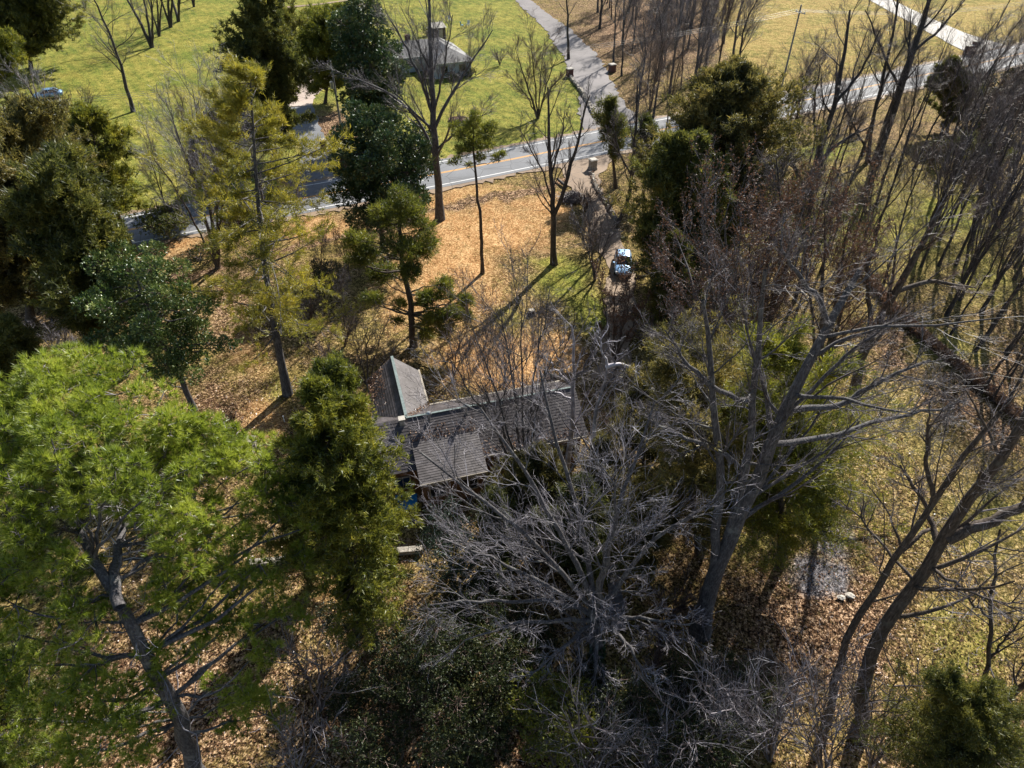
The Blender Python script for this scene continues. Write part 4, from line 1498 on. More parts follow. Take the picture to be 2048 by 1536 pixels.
# ---- the tall near pine, lower left
b = at(400, 1562)
r = tag(empty('pine_tree', b), 'tall long needled green pine filling the lower left, nearest of all the trees', 'tree')
tk = [(0, 0, 0), rel(b, 345, 1400), rel(b, 250, 1230, 0.4), rel(b, 185, 1120, 1.6), rel(b, 150, 1030, 4.0), rel(b, 140, 960, 6.0)]
tk2 = [rel(b, 240, 1215, 0.4), rel(b, 228, 1120, 2.2), rel(b, 262, 1020, 5.0), rel(b, 270, 930, 7.0)]
pl = []
for (px, py, dy, rr) in [(60, 790, 6, 1.7), (150, 760, 7, 1.5), (230, 790, 6.5, 1.5), (310, 830, 6, 1.4), (30, 880, 4.5, 1.7), (130, 870, 4.5, 1.7), (220, 890, 5, 1.5), (330, 910, 5, 1.4),
                         (400, 920, 5.5, 1.3), (60, 990, 3, 1.5), (160, 970, 3.5, 1.3), (290, 990, 4, 1.3), (390, 1000, 4.5, 1.4), (470, 950, 5.2, 1.3), (530, 980, 5, 1.2), (560, 1040, 4.5, 1.1), (470, 1050, 4, 1.2),
                         (330, 1080, 2.5, 1.2), (420, 1110, 2.8, 1.1), (30, 1090, 1.5, 1.4), (110, 1130, 1, 1.0), (330, 1170, 1.8, 1.0), (480, 1190, 3, 1.1), (570, 1230, 3.5, 0.9), (520, 1250, 3, 0.8), (430, 1230, 2.2, 0.9),
                         (30, 1210, 0.5, 1.2), (120, 1250, 0.5, 1.0), (60, 1330, -0.2, 1.1), (190, 1330, -0.5, 0.9), (240, 1420, -1.2, 1.0), (130, 1440, -1.2, 1.2), (310, 1300, 0.6, 0.8), (200, 1500, -1.8, 1.2), (290, 1490, -1.5, 0.9), (90, 1520, -2.0, 1.1),
                         (480, 1370, 1.2, 1.0), (530, 1430, 1.0, 0.9), (460, 1440, 0.6, 0.7), (-40, 800, 6, 1.8), (-60, 950, 3.5, 1.8), (-50, 1150, 1.5, 1.5), (375, 860, 6.5, 1.1), (600, 1010, 5.0, 0.9), (150, 1190, 0.8, 1.1), (40, 1270, 0.3, 1.1), (230, 1400, -0.8, 1.1), (380, 1200, 2.0, 1.1), (440, 1170, 2.5, 1.1), (290, 1440, -0.6, 1.0), (500, 1400, 1.0, 1.0), (510, 1310, 1.8, 0.8), (130, 1370, -0.6, 1.1), (30, 1440, -1.2, 1.2), (390, 1290, 1.0, 0.7), (190, 1240, 0.2, 0.8), (625, 1050, 5.0, 0.7), (560, 960, 6, 1.0), (500, 900, 7, 1.0), (590, 1110, 4.0, .8), (520, 1130, 3.5, .9), (440, 860, 8, 0.9), (110, 900, 2.6, 1.3), (230, 940, 2.8, 1.2), (180, 1010, 2.2, 0.9), (330, 960, 3.0, 1.1), (60, 1040, 2.0, 1.2), (20, 960, 2.5, 1.3), (270, 1060, 2.2, 0.9), (400, 860, 7, 1.2), (450, 900, 6.5, 1.2), (40, 1140, 1.0, 1.1), (380, 1040, 3, 1.1), (250, 750, 8, 1.1), (100, 735, 8.5, 1.2)]:
    p = rel(b, px, py, dy)
    pl.append((p[0], p[1], p[2], rr * (1.0 if py < 1150 else 1.15)))
rg = np.random.default_rng(3)
pl2 = []
for (x, y, z, rr) in pl:
    for k in range(6):
        d = nrm(rg.normal(size=3)) * rr * (0.5 + 0.6 * rg.random())
        pl2.append((x + d[0], y + d[1], z + d[2] * 0.6, rr * (0.3 + 0.25 * rg.random())))
lobed_parts(r, [tk, tk2], pl2, 5, 'pine_needle', 'bark_grey', 0.42, n_tuft=85, k=30, L=0.3, wd=0.026, spread=0.5, r1=0.05, flatz=0.8, inner=0.3, twigm='twig_grey', tw=0.15, updir=0.7, mains=pl)
db = MB()
rgd = np.random.default_rng(77)
TK = np.stack([resample(tk, 12), resample(tk2, 12)])
c_, cr_ = children(TK, np.full((2, 12), 0.1), 30, 0.2, 0.95, 1.3, 0.0, 0.3, 7, 0.02, 0.22, rgd, Labs=3.6, rmin=0.018)
db.tubes(c_, cr_, 5)
c_, cr_ = children(c_, cr_, 6, 0.3, 1.0, 0.6, 0.4, 0.5, 5, 0.0, 0.25, rgd, rmin=0.01)
db.tubes(c_, cr_, 4)
db.build('dead_branches', 'twig_pale', r)

# ---- big bare tree, lower centre
hero('bare_tree', (1196, 1372), [
    (0.38, 0.27, [(1196, 1372), (1194, 1290), (1188, 1212)]),
    (0.15, 0.04, [(1188, 1212), (1150, 1120), (1085, 1000, 1), (1020, 900, 1.5), (960, 815, 2)]),
    (0.13, 0.035, [(1186, 1220), (1120, 1140), (1020, 1040), (910, 960, 0.5), (835, 900, 1)]),
    (0.11, 0.03, [(1186, 1235), (1100, 1170), (990, 1120), (880, 1075)]),
    (0.15, 0.04, [(1188, 1212), (1172, 1080, 1), (1135, 960, 2), (1105, 850, 3), (1080, 740, 4)]),
    (0.15, 0.04, [(1192, 1214), (1215, 1100, 0.5), (1235, 1010, 1), (1280, 900, 2), (1310, 800, 3)]),
    (0.14, 0.04, [(1196, 1218), (1240, 1172), (1270, 1110), (1340, 1060), (1430, 1000)]),
    (0.12, 0.03, [(1190, 1240, 0), (1130, 1240, -1), (1040, 1240, -2), (930, 1280, -3)]),
    (0.12, 0.03, [(1195, 1250, 0), (1190, 1320, -2.0), (1180, 1430, -3.5)]),
    (0.12, 0.03, [(1198, 1240, 0), (1270, 1235, -1), (1380, 1250, -2)]),
    (0.13, 0.03, [(1192, 1225, 0), (1200, 1150, -1), (1230, 1060, -1.5), (1230, 960, -1)]),
    (0.12, 0.03, [(1180, 1225), (1090, 1200, -0.5), (980, 1200, -1), (860, 1210, -1)]),
    (0.12, 0.03, [(1196, 1240, 0), (1250, 1280, -2), (1300, 1370, -3.5)]),
    (0.12, 0.03, [(1190, 1240, 0), (1120, 1300, -2), (1060, 1350, -3)]),
], 'large pale limbed bare tree spreading over the lower centre with ivy on its trunk', 11, bark='bark_grey', twig='twig_pale',
    L1=(9, 0.2, 1.0, 0.6, 0.4), levels=((6, 0.5, 0.62), (5, 0.5, 0.64), (4, 0.5, 0.6)), up=0.05, wob=0.1, ivy=1, rmin=0.009)

# ---- big leaning tree right of centre
hero('bare_tree', (1400, 1264), [
    (0.5, 0.1, [(1400, 1264), (1430, 1130), (1470, 1060), (1505, 985), (1545, 885), (1567, 810), (1625, 710), (1665, 645), (1720, 540, 1)]),
    (0.26, 0.06, [(1428, 1135), (1435, 1030), (1442, 930), (1428, 820), (1415, 700), (1405, 600)]),
    (0.24, 0.06, [(1440, 1120), (1478, 1000), (1508, 880), (1505, 760), (1520, 640), (1530, 540)]),
    (0.15, 0.04, [(1545, 888), (1620, 880, 0.5), (1690, 862, 0.5), (1760, 840, 1), (1826, 828, 1), (1908, 812, 1.5)]),
    (0.16, 0.04, [(1562, 822), (1630, 815), (1692, 808), (1734, 777), (1800, 740), (1860, 720)]),
    (0.13, 0.03, [(1462, 925), (1440, 895), (1380, 880), (1330, 860), (1290, 830)]),
    (0.12, 0.03, [(1500, 800), (1430, 785), (1370, 720), (1330, 660)]),
    (0.12, 0.04, [(1655, 650), (1640, 600), (1590, 550), (1560, 480)]),
    (0.1, 0.03, [(1560, 830), (1610, 800), (1700, 700), (1790, 640)]),
], 'big dark leaning tree right of centre forking into several tall stems', 12, bark='bark_grey', twig='twig_grey',
    L1=(10, 0.35, 1.0, 0.7, 0.36), levels=((6, 0.5, 0.6), (6, 0.5, 0.55), (5, 0.7, 0.55)), up=0.06, wob=0.1, rmin=0.009)

# ---- two near trunks, lower right
hero('bare_tree', (1717, 1470), [
    (0.36, 0.12, [(1717, 1470), (1727, 1319), (1792, 1216), (1881, 1096), (1912, 1045), (1975, 940), (2060, 820)]),
    (0.25, 0.06, [(1893, 1078), (1930, 1060), (1985, 1038), (2060, 1010), (2150, 950)]),
    (0.12, 0.03, [(1880, 1096), (1862, 1040, 1), (1840, 990, 1.5), (1800, 930, 2)]),
    (0.08, 0.02, [(1850, 1135), (1900, 1160, -1), (1970, 1200, -1.5), (2060, 1210, -2)]),
    (0.07, 0.02, [(1830, 1165), (1780, 1110, 1), (1740, 1060, 2), (1680, 1000, 2.5)]),
], 'thick dark trunked bare tree leaning to the right edge, lower right', 13, bark='bark_brown', twig='twig_grey',
    L1=(9, 0.5, 1.0, 0.7, 0.33), levels=((6, 0.5, 0.6), (6, 0.5, 0.55), (4, 0.7, 0.5)), up=0.04, wob=0.1, rmin=0.008)
hero('bare_tree', (1655, 1440), [
    (0.2, 0.07, [(1655, 1440), (1690, 1284), (1792, 1114), (1861, 1011), (1930, 910), (2000, 825)]),
    (0.09, 0.02, [(1800, 1105), (1860, 1050, 0.5), (1880, 1110, 1.0)]),
    (0.1, 0.03, [(1870, 1000), (1850, 920), (1860, 830)]),
], 'slimmer dark trunked bare tree leaning beside the thick one, lower right', 14, bark='bark_brown', twig='twig_grey',
    L1=(8, 0.5, 1.0, 0.7, 0.3), levels=((6, 0.5, 0.6), (6, 0.5, 0.55), (4, 0.7, 0.5)), up=0.04, wob=0.1, rmin=0.008)
hero('bare_tree', (1962, 1442), [
    (0.13, 0.04, [(1962, 1442), (1975, 1330), (1980, 1240), (1985, 1160), (2000, 1060)]),
    (0.06, 0.02, [(1982, 1240), (1930, 1190), (1870, 1160)]), (0.06, 0.02, [(1978, 1320), (2020, 1260), (2060, 1230)]),
], 'slender young bare tree upright near the lower right edge', 15, bark='bark_dark', twig='twig_dark', L1=(9, 0.3, 1, 0.8, 0.35), levels=((5, 0.5, 0.5), (4, 0.5, 0.5)), rmin=0.01)
hero('bare_tree', (1975, 1445), [
    (0.2, 0.06, [(1975, 1445), (2010, 1405), (2060, 1360), (2130, 1290)]),
    (0.08, 0.02, [(2000, 1412), (2040, 1425), (2100, 1430)]),
], 'low dark limb of a tree leaning out of the frame at the lower right corner', 16, bark='bark_brown', twig='twig_grey', L1=(7, 0.3, 1, 0.8, 0.35), levels=((5, 0.5, 0.5), (4, 0.5, 0.5)), rmin=0.01)

# ---- trees on the orange lawn
hero('bare_tree', (880, 437), [
    (0.5, 0.08, [(880, 437), (873, 330), (866, 220), (862, 120), (858, 20), (855, -40)]),
    (0.2, 0.04, [(872, 320), (840, 240, 0.5), (790, 190, 1), (700, 150, 1)]),
    (0.2, 0.04, [(868, 260), (895, 200), (940, 130, 1), (985, 60, 1.5)]),
    (0.18, 0.04, [(866, 230), (840, 150, -1), (800, 70, -1.5), (770, 20, -2)]),
    (0.14, 0.03, [(871, 300), (915, 262, -1), (975, 225, -2)]),
    (0.14, 0.03, [(867, 240), (850, 170, 2), (835, 60, 3)]),
    (0.14, 0.03, [(867, 230), (890, 130, -2), (905, 30, -3)]),
], 'tall spreading bare tree on the orange lawn in front of the grey roofed house', 21, bark='bark_grey', twig='twig_grey',
    L1=(10, 0.25, 1.0, 0.65, 0.38), levels=((7, 0.5, 0.62), (6, 0.5, 0.6), (5, 0.7, 0.55)), up=0.07, rmin=0.014)
hero('bare_tree', (1108, 527), [
    (0.34, 0.06, [(1108, 527), (1107, 430), (1101, 330), (1098, 250), (1096, 175)]),
    (0.22, 0.05, [(1107, 432), (1130, 375), (1150, 300), (1168, 235), (1180, 190)]),
    (0.11, 0.03, [(1104, 400), (1086, 345), (1058, 290), (1040, 260)]),
    (0.11, 0.03, [(1103, 350), (1120, 290), (1130, 220)]),
], 'double stemmed bare tree standing alone left of the blue car', 22, bark='bark_brown', twig='twig_grey',
    L1=(11, 0.25, 1.0, 0.6, 0.34), levels=((6, 0.5, 0.5), (6, 0.5, 0.5), (3, 0.7, 0.5)), up=0.1, rmin=0.014)

b = at(965, 545)
r = tag(empty('cedar_tree', b), 'thin bare trunked cedar with a small tufted top on the orange lawn', 'tree')
lb = []
for (px, py, dy, rr) in [(948, 250, 0, 1.0), (925, 268, 0.5, 1.0), (972, 265, -0.5, 1.0), (950, 285, 0.5, 1.1), (925, 300, -0.5, 0.8), (975, 290, 0.5, 0.8), (950, 232, 0, 0.6), (985, 250, 0, 0.5), (908, 250, 0, 0.5), (905, 325, 0, 0.45), (915, 318, 0.3, 0.4),
                         (995, 315, 0, 0.6), (1005, 308, 0.2, 0.4), (960, 315, 0, 0.6), (940, 330, 0.6, 0.4)]:
    p = rel(b, px, py, dy)
    lb.append((*p, rr))
lobed_parts(r, [(0, 0, 0), rel(b, 962, 440), rel(b, 950, 340), rel(b, 947, 250)], lb, 7, 'cedar_green', 'bark_brown', 0.2, n_tuft=140, k=9, L=0.3, wd=0.06, spread=0.7, inner=0.2, jit=0.08, tw=0.3)

b = at(828, 690)
r = tag(empty('cedar_tree', b), 'irregular dark cedar with a long bare trunk between orange lawn and wing roof', 'tree')
lb = []
for (px, py, dy, rr) in [(800, 405, 0, 1.2), (770, 440, 1, 1.5), (830, 445, 0, 1.6), (740, 490, 1, 1.5), (800, 490, -1, 1.7), (850, 500, 0, 1.4), (720, 520, 1, 1.1), (765, 540, 1, 1.3), (825, 545, -1, 1.3), (700, 480, 1, 0.9), (745, 590, 2, 1.0),
                         (860, 590, -1, 1.3), (890, 580, 0, 1.2), (900, 620, -1, 1.3), (925, 605, 0, 1.0), (870, 640, -1.5, 1.3), (850, 670, -1, 0.9), (890, 660, -1.5, 1.0), (800, 610, 0, 0.7), (795, 640, 0, 0.6), (935, 630, 0, 0.7)]:
    p = rel(b, px, py, dy)
    for k in range(3):
        q_ = p + nrm(rg.normal(size=3)) * rr * 0.5
        lb.append((*q_, rr * 0.74))
lobed_parts(r, [(0, 0, 0), rel(b, 822, 610), rel(b, 805, 540), rel(b, 800, 460), rel(b, 800, 395)], lb, 8, 'cedar_green', 'bark_brown', 0.32, n_tuft=100, k=9, L=0.32, wd=0.06, spread=0.7, inner=0.25, jit=0.1, tw=0.25)


# ---- magnolias
def magnolia(base, cx, cy, rx, ry, label, seed, n=42, m_='magnolia_leaf', extra=(), r0=0.25, dens=150, rl=(0.75, 1.35), L=0.24, k=4, wd=0.12, bark='bark_grey', dy=0):
    b = at(*base)
    r = tag(empty('magnolia_tree', b), label, 'tree')
    c, rad = crown_px(b, cx, cy, rx, ry, dy)
    lb = [tuple(x) for x in lobefill(c, rad * 0.9, n, rl, seed)]
    for (px, py, d2, rr) in extra:
        lb.append((*rel(b, px, py, d2), rr))
    lobed_parts(r, [(0, 0, 0), c * np.array([0.3, 0.3, 0.5]), c, c + np.array([0, 0, rad[2] * 0.7])], lb, seed, m_, bark, r0, n_tuft=dens, kind='leaf', k=k, L=L, wd=wd, spread=0.55, inner=0.45, flatz=0.85, jit=0.06, tw=0.1)
    return r


magnolia((388, 818), 300, 625, 130, 140, 'broad glossy leaved magnolia above the near pine, its lower bough reaching right', 31, 60, 'magnolia_sunlit',
         [(420, 690, -0.5, 0.8), (450, 688, -0.5, 0.6), (475, 690, -0.5, 0.4), (350, 730, 0, 1.0), (380, 750, 0, 0.9), (330, 760, -0.5, 0.8), (400, 720, 0, .7), (300, 750, .5, .7)], 0.24, 190, (0.6, 1.15), 0.2, 4, 0.11)
magnolia((765, 500), 758, 345, 98, 140, 'big dark magnolia between the road and the orange lawn', 32, 60, 'magnolia_leaf', (), 0.3, 130, (0.9, 1.6), 0.28, 4, 0.15)
magnolia((748, 285), 738, 130, 72, 125, 'tall dark magnolia left of the grey roofed house', 33, 50, 'magnolia_leaf', (), 0.3, 70, (1.2, 2.2), 0.36, 4, 0.2)
magnolia((835, 392), 842, 300, 40, 60, 'small dark magnolia tight beside the tall bare tree near the road', 34, 14, 'magnolia_leaf', (), 0.15, 110, (0.7, 1.2), 0.26, 4, 0.14)


# ---- conifers built one by one
def conifer(name, base, top, rpx, label, seed, rpy=None, dyt=0.0, **kw):
    b = at(*base)
    t = rel(b, top[0], top[1], dyt)
    dep = b[1] * C_ + (CAMH - t[2] * 0.5) * S_
    Rm = rpx * dep / FPX
    r = tag(empty(name, b), label, 'tree')
    conifer_parts(r, t[2], kw.pop('z0', 0.22) * t[2], Rm, kw.pop('nb', 110), seed, lean=(t[0], dyt), **kw)
    return r


conifer('white_pine_tree', (575, 787), (500, 128), 165, 'tall yellow green white pine with layered plumes and a long straight trunk left of centre', 41, leafm='white_pine_needle', bark='bark_grey', nb=85, rise=0.08, curve=0.03,
        prof=lambda q: np.minimum(1.0, 1.3 * q + 0.55) * (1 - q) ** 0.5, sub=11, spr=7, nk=7, nl=0.3, nw=0.035, r0=0.36, z0=0.2, side=0.3, t0=0.3, jit=0.1, spread=0.55, flat=0.7)
conifer('cedar_tree', (748, 1290), (645, 748), 114, 'dense olive cedar covering the left end of the shingled house', 42, leafm='cedar_green', nb=165, rise=0.4, curve=0.03, sparse=0.08, sub=11, spr=10, nk=8, nl=0.2, nw=0.045, r0=0.3, z0=0.25, jit=0.08, t0=0.2,
        prof=lambda q: np.minimum(1.0, 1.6 * q + 0.5) * (1 - q) ** 0.45)
conifer('cedar_tree', (548, 318), (530, -45), 62, 'tall dark columnar cedar at the top left beside the pale drive', 43, leafm='cedar_leaf', nb=170, sub=11, spr=8, nk=8, nl=0.45, nw=0.1, r0=0.35, z0=0.1, jit=0.15, prof=lambda q: np.minimum(1.0, 2 * q + 0.6) * (1 - q) ** 0.4)
conifer('cedar_tree', (650, 205), (660, 28), 46, 'rounded olive evergreen right of the columnar cedar by the pale drive', 44, leafm='cedar_green', nb=110, sub=9, spr=8, nk=8, nl=0.45, nw=0.1, r0=0.25, z0=0.12, jit=0.18, prof=lambda q: np.sqrt(np.clip(1 - (1.6 * q - 0.6) ** 2, 0.05, 1)))
conifer('cedar_tree', (62, 136), (40, -70), 72, 'dark conical cedar in the top left corner of the field', 45, leafm='cedar_leaf', nb=150, sub=10, spr=8, nk=8, nl=0.5, nw=0.11, r0=0.35, z0=0.08, jit=0.15, prof=lambda q: np.minimum(1.0, 2 * q + 0.6) * (1 - q) ** 0.5)
conifer('cedar_tree', (-20, 190), (-10, 70), 60, 'olive cedar cut by the left edge of the picture below the dark conical one', 46, leafm='cedar_green', nb=90, sub=9, spr=8, nk=8, nl=0.5, nw=0.1, r0=0.25, z0=0.1, jit=0.15)
conifer('cedar_tree', (258, 490), (170, 222), 78, 'open crowned dark cedar with a forked trunk left of the road', 47, leafm='cedar_green', nb=120, sub=9, spr=8, nk=8, nl=0.32, nw=0.075, r0=0.3, z0=0.25, jit=0.12, stems=2, prof=lambda q: np.minimum(1.0, 1.8 * q + 0.7) * (1 - q) ** 0.5, sparse=0.15)
conifer('cedar_tree', (250, 752), (95, 330), 92, 'large dark olive cedar on the left with its leaning trunk foot showing above the pine', 48, leafm='cedar_leaf', nb=190, sub=11, spr=9, nk=8, nl=0.32, nw=0.07, r0=0.32, z0=0.25, jit=0.14, prof=lambda q: np.minimum(1.0, 1.8 * q + 0.6) * (1 - q) ** 0.4)
conifer('cedar_tree', (60, 640), (5, 255), 125, 'massive olive cedar at the left edge', 49, leafm='cedar_brown', nb=190, sub=11, spr=9, nk=8, nl=0.36, nw=0.08, r0=0.35, z0=0.12, jit=0.15, prof=lambda q: np.minimum(1.0, 1.8 * q + 0.7) * (1 - q) ** 0.4)
conifer('cedar_tree', (150, 620), (85, 420), 60, 'small bright green cedar low between the large olive cedars on the left', 50, leafm='cedar_green', nb=80, sub=9, spr=8, nk=8, nl=0.3, nw=0.07, r0=0.15, z0=0.05, jit=0.12)
conifer('cedar_tree', (1440, 520), (1450, 145), 108, 'tallest of the dense dark cedars right of the dirt drive, near the road', 51, leafm='cedar_brown', nb=200, sub=11, spr=9, nk=8, nl=0.34, nw=0.08, r0=0.35, z0=0.06, jit=0.15, prof=lambda q: np.minimum(1.0, 2 * q + 0.75) * (1 - q) ** 0.42)
conifer('cedar_tree', (1360, 600), (1370, 275), 66, 'dense dark cedar directly right of the blue car', 52, leafm='cedar_leaf', nb=180, sub=11, spr=9, nk=8, nl=0.32, nw=0.075, r0=0.3, z0=0.06, jit=0.14, prof=lambda q: np.minimum(1.0, 2 * q + 0.75) * (1 - q) ** 0.42)
conifer('cedar_tree', (1350, 680), (1350, 470), 42, 'lower shaded cedar below the one beside the blue car', 53, leafm='cedar_leaf', nb=110, sub=10, spr=8, nk=8, nl=0.3, nw=0.07, r0=0.2, z0=0.05, jit=0.13)
conifer('cedar_tree', (1232, 374), (1222, 200), 40, 'thin ragged cedar beside the cream capped gate pier', 54, leafm='cedar_leaf', nb=40, sub=8, spr=6, nk=7, nl=0.34, nw=0.07, r0=0.24, z0=0.35, jit=0.2, sparse=0.35)
conifer('cedar_tree', (1285, 400), (1290, 235), 36, 'ragged dark cedar between the gate pier and the tallest dense cedar', 55, leafm='cedar_leaf', nb=45, sub=8, spr=6, nk=7, nl=0.34, nw=0.07, r0=0.2, z0=0.3, jit=0.2, sparse=0.3)
conifer('cedar_tree', (1400, 1110), (1370, 690), 125, 'see through olive cedar behind the left stems of the big leaning tree', 56, leafm='cedar_brown', nb=150, sub=10, spr=9, nk=7, nl=0.22, nw=0.04, r0=0.22, z0=0.2, jit=0.14, sparse=0.2, stems=2, prof=lambda q: np.minimum(1.0, 1.8 * q + 0.7) * (1 - q) ** 0.35)
conifer('cedar_tree', (1560, 1130), (1560, 690), 120, 'see through olive cedar right behind the big leaning trunk', 57, leafm='cedar_green', nb=150, sub=10, spr=9, nk=7, nl=0.22, nw=0.04, r0=0.22, z0=0.15, jit=0.14, sparse=0.15, stems=2, prof=lambda q: np.minimum(1.0, 1.8 * q + 0.7) * (1 - q) ** 0.35)
conifer('cedar_tree', (1290, 980), (1290, 760), 70, 'dim olive cedar between the house and the big leaning tree', 58, leafm='cedar_brown', nb=90, sub=9, spr=8, nk=6, nl=0.2, nw=0.04, r0=0.18, z0=0.1, jit=0.12, sparse=0.2)
conifer('cedar_tree', (1960, 1640), (1930, 1400), 120, 'dark green cedar top in the lower right corner', 59, leafm='cedar_leaf', nb=170, sub=11, spr=9, nk=8, nl=0.13, nw=0.03, r0=0.2, z0=0.1, jit=0.07, prof=lambda q: np.minimum(1.0, 1.8 * q + 0.7) * (1 - q) ** 0.45)
conifer('cedar_tree', (1895, 262), (1905, 118), 34, 'small dark cedar standing at the roadside on the right', 60, leafm='cedar_leaf', nb=70, sub=8, spr=7, nk=8, nl=0.42, nw=0.1, r0=0.2, z0=0.1, jit=0.15)
conifer('cedar_tree', (1210, 1020), (1205, 880), 50, 'low dark cedar behind the limbs of the large pale tree', 61, leafm='cedar_brown', nb=70, sub=8, spr=7, nk=7, nl=0.2, nw=0.045, r0=0.15, z0=0.05, jit=0.12)
conifer('cedar_tree', (50, 1560), (-40, 1300), 130, 'shaded cedar under the near pine in the lower left corner', 62, leafm='cedar_leaf', nb=90, sub=9, spr=8, nk=7, nl=0.15, nw=0.035, r0=0.15, z0=0.05, jit=0.1)
conifer('cedar_tree', (620, 1180), (570, 1000), 70, 'shaded cedar between the near pine and the dense olive cedar', 63, leafm='cedar_leaf', nb=80, sub=8, spr=8, nk=7, nl=0.18, nw=0.04, r0=0.15, z0=0.05, jit=0.1)

conifer('cedar_tree', (1075, 1090), (1075, 900), 80, 'dark cedar behind the left limbs of the large pale tree', 64, leafm='cedar_brown', nb=90, sub=9, spr=8, nk=7, nl=0.2, nw=0.045, r0=0.15, z0=0.05, jit=0.12)
conifer('cedar_tree', (1180, 1170), (1165, 960), 75, 'dark cedar right behind the trunk of the large pale tree', 65, leafm='cedar_leaf', nb=90, sub=9, spr=8, nk=7, nl=0.2, nw=0.045, r0=0.15, z0=0.05, jit=0.12, sparse=0.2)
conifer('cedar_tree', (985, 1160), (985, 990), 70, 'dark cedar left of the trunk of the large pale tree, right of the holly', 68, leafm='cedar_leaf', nb=80, sub=9, spr=8, nk=7, nl=0.18, nw=0.04, r0=0.15, z0=0.05, jit=0.12)
conifer('cedar_tree', (1290, 1150), (1285, 960), 65, 'dark cedar between the large pale tree and the big leaning tree', 69, leafm='cedar_brown', nb=80, sub=9, spr=8, nk=7, nl=0.18, nw=0.04, r0=0.15, z0=0.05, jit=0.12, sparse=.2)
conifer('cedar_tree', (30, 850), (20, 640), 90, 'shaded cedar behind the near pine at the left edge', 66, leafm='cedar_leaf', nb=90, sub=9, spr=8, nk=7, nl=0.24, nw=0.05, r0=0.15, z0=0.05, jit=0.12)
conifer('cedar_tree', (410, 400), (425, 235), 40, 'dim cedar beyond the shaded road behind the many stemmed tree', 67, leafm='cedar_brown', nb=80, sub=9, spr=8, nk=7, nl=0.35, nw=0.08, r0=0.2, z0=0.1, jit=0.15)

# ---- shrubs
def shrub(name, base, cx, cy, rx, ry, label, seed, n=24, m_='bush_leaf', dens=130, rl=(0.45, 0.85), L=0.14, k=5, wd=0.07, group=None, kind='leaf', dy=0):
    b = at(*base)
    r = tag(empty(name, b), label, 'shrub', group)
    c, rad = crown_px(b, cx, cy, rx, ry, dy)
    rad[2] = min(rad[2], max(0.4, c[2] * 0.9))
    lb = [tuple(x) for x in lobefill(c, rad * 0.9, n, rl, seed)]
    if not lb:
        lb = [(c[0], c[1], max(c[2], 0.5), rl[0])]
    rgx = np.random.default_rng(seed)
    tks = [[(0, 0, 0), np.array([c[0] + dx, c[1] + dy2, c[2] * 0.6]), np.array([c[0] + dx * 2, c[1] + dy2 * 2, c[2] + rad[2] * 0.5])] for dx, dy2 in rgx.normal(size=(3, 2)) * rad[0] * 0.25]
    lobed_parts(r, tks, lb, seed, m_, 'bark_brown', 0.08, n_tuft=dens, kind=kind, k=k, L=L, wd=wd, spread=0.6, inner=0.35, flatz=0.9, jit=0.05, tw=0.15, r1=0.03)
    return r


shrub('holly_tree', (905, 1205), 900, 1090, 62, 95, 'upright blue green holly below the shingled house', 71, 40, 'holly_leaf', 160, (0.4, 0.75), 0.11, 5, 0.06)
shrub('evergreen_shrub', (885, 1400), 850, 1320, 115, 95, 'dark evergreen shrub left of three at the bottom centre', 72, 60)
shrub('evergreen_shrub', (1010, 1440), 985, 1360, 105, 90, 'dark evergreen shrub in the middle at the bottom centre', 73, 60)
shrub('evergreen_shrub', (1110, 1530), 1110, 1440, 95, 90, 'olive evergreen shrub at the bottom centre right of the dark ones', 74, 50, 'cedar_green')
shrub('evergreen_shrub', (960, 1290), 950, 1225, 90, 60, 'low brownish evergreen shrub under the left limbs of the large pale tree', 75, 36, 'bush_leaf')
shrub('evergreen_shrub', (800, 1530), 770, 1480, 110, 65, 'shaded evergreen shrub at the bottom edge left of centre', 76, 22)
shrub('evergreen_shrub', (1470, 1430), 1490, 1390, 90, 45, 'viny evergreen shrub spilling over the tumbledown shed', 77, 24, 'bush_leaf')
shrub('evergreen_shrub', (1260, 1510), 1240, 1430, 90, 75, 'shaded evergreen shrub at the bottom edge below the large pale tree', 78, 22)
shrub('evergreen_shrub', (1620, 440), 1595, 415, 45, 35, 'blue grey shrub at the foot of the forked tree near the road on the right', 79, 16, 'holly_leaf', 40, (0.5, 0.9), 0.25, 4, 0.12)
shrub('evergreen_shrub', (1990, 260), 1990, 200, 75, 60, 'dark tangled evergreen thicket at the upper right edge', 80, 34, 'bush_leaf', 60, (0.9, 1.6), 0.35, 5, 0.16)
shrub('evergreen_shrub', (1960, 330), 1950, 300, 70, 35, 'low dark thicket below the evergreen thicket at the upper right', 81, 24, 'cedar_leaf', 50, (0.8, 1.3), 0.3, 5, 0.12)
shrub('flowering_shrub', (866, 812), 866, 806, 14, 9, 'small yellow leaved shrub against the roof edge of the wing', 82, 7, 'yellow_leaf', 200, (0.25, 0.4), 0.09, 4, 0.05)
shrub('flowering_shrub', (928, 806), 930, 795, 20, 12, 'yellow leaved shrub beside the front of the shingled house', 83, 9, 'yellow_leaf', 200, (0.25, 0.45), 0.09, 4, 0.05)
shrub('boxwood_shrub', (1112, 758), 1112, 745, 28, 16, 'clipped dark shrub at the right end of the shingled house', 84, 14, 'bush_leaf', 200, (0.4, 0.7), 0.1, 4, 0.05)
shrub('red_shrub', (604, 140), 600, 125, 20, 20, 'reddish twiggy shrub beside the top of the pale drive', 85, 10, 'rust_leaf', 40, (0.6, 0.9), 0.25, 4, 0.12)
shrub('evergreen_shrub', (855, 70), 855, 58, 10, 12, 'dark shrub beside the shed behind the grey roofed house', 86, 8, 'cedar_leaf', 50, (0.6, 1.0), 0.3, 4, 0.12)
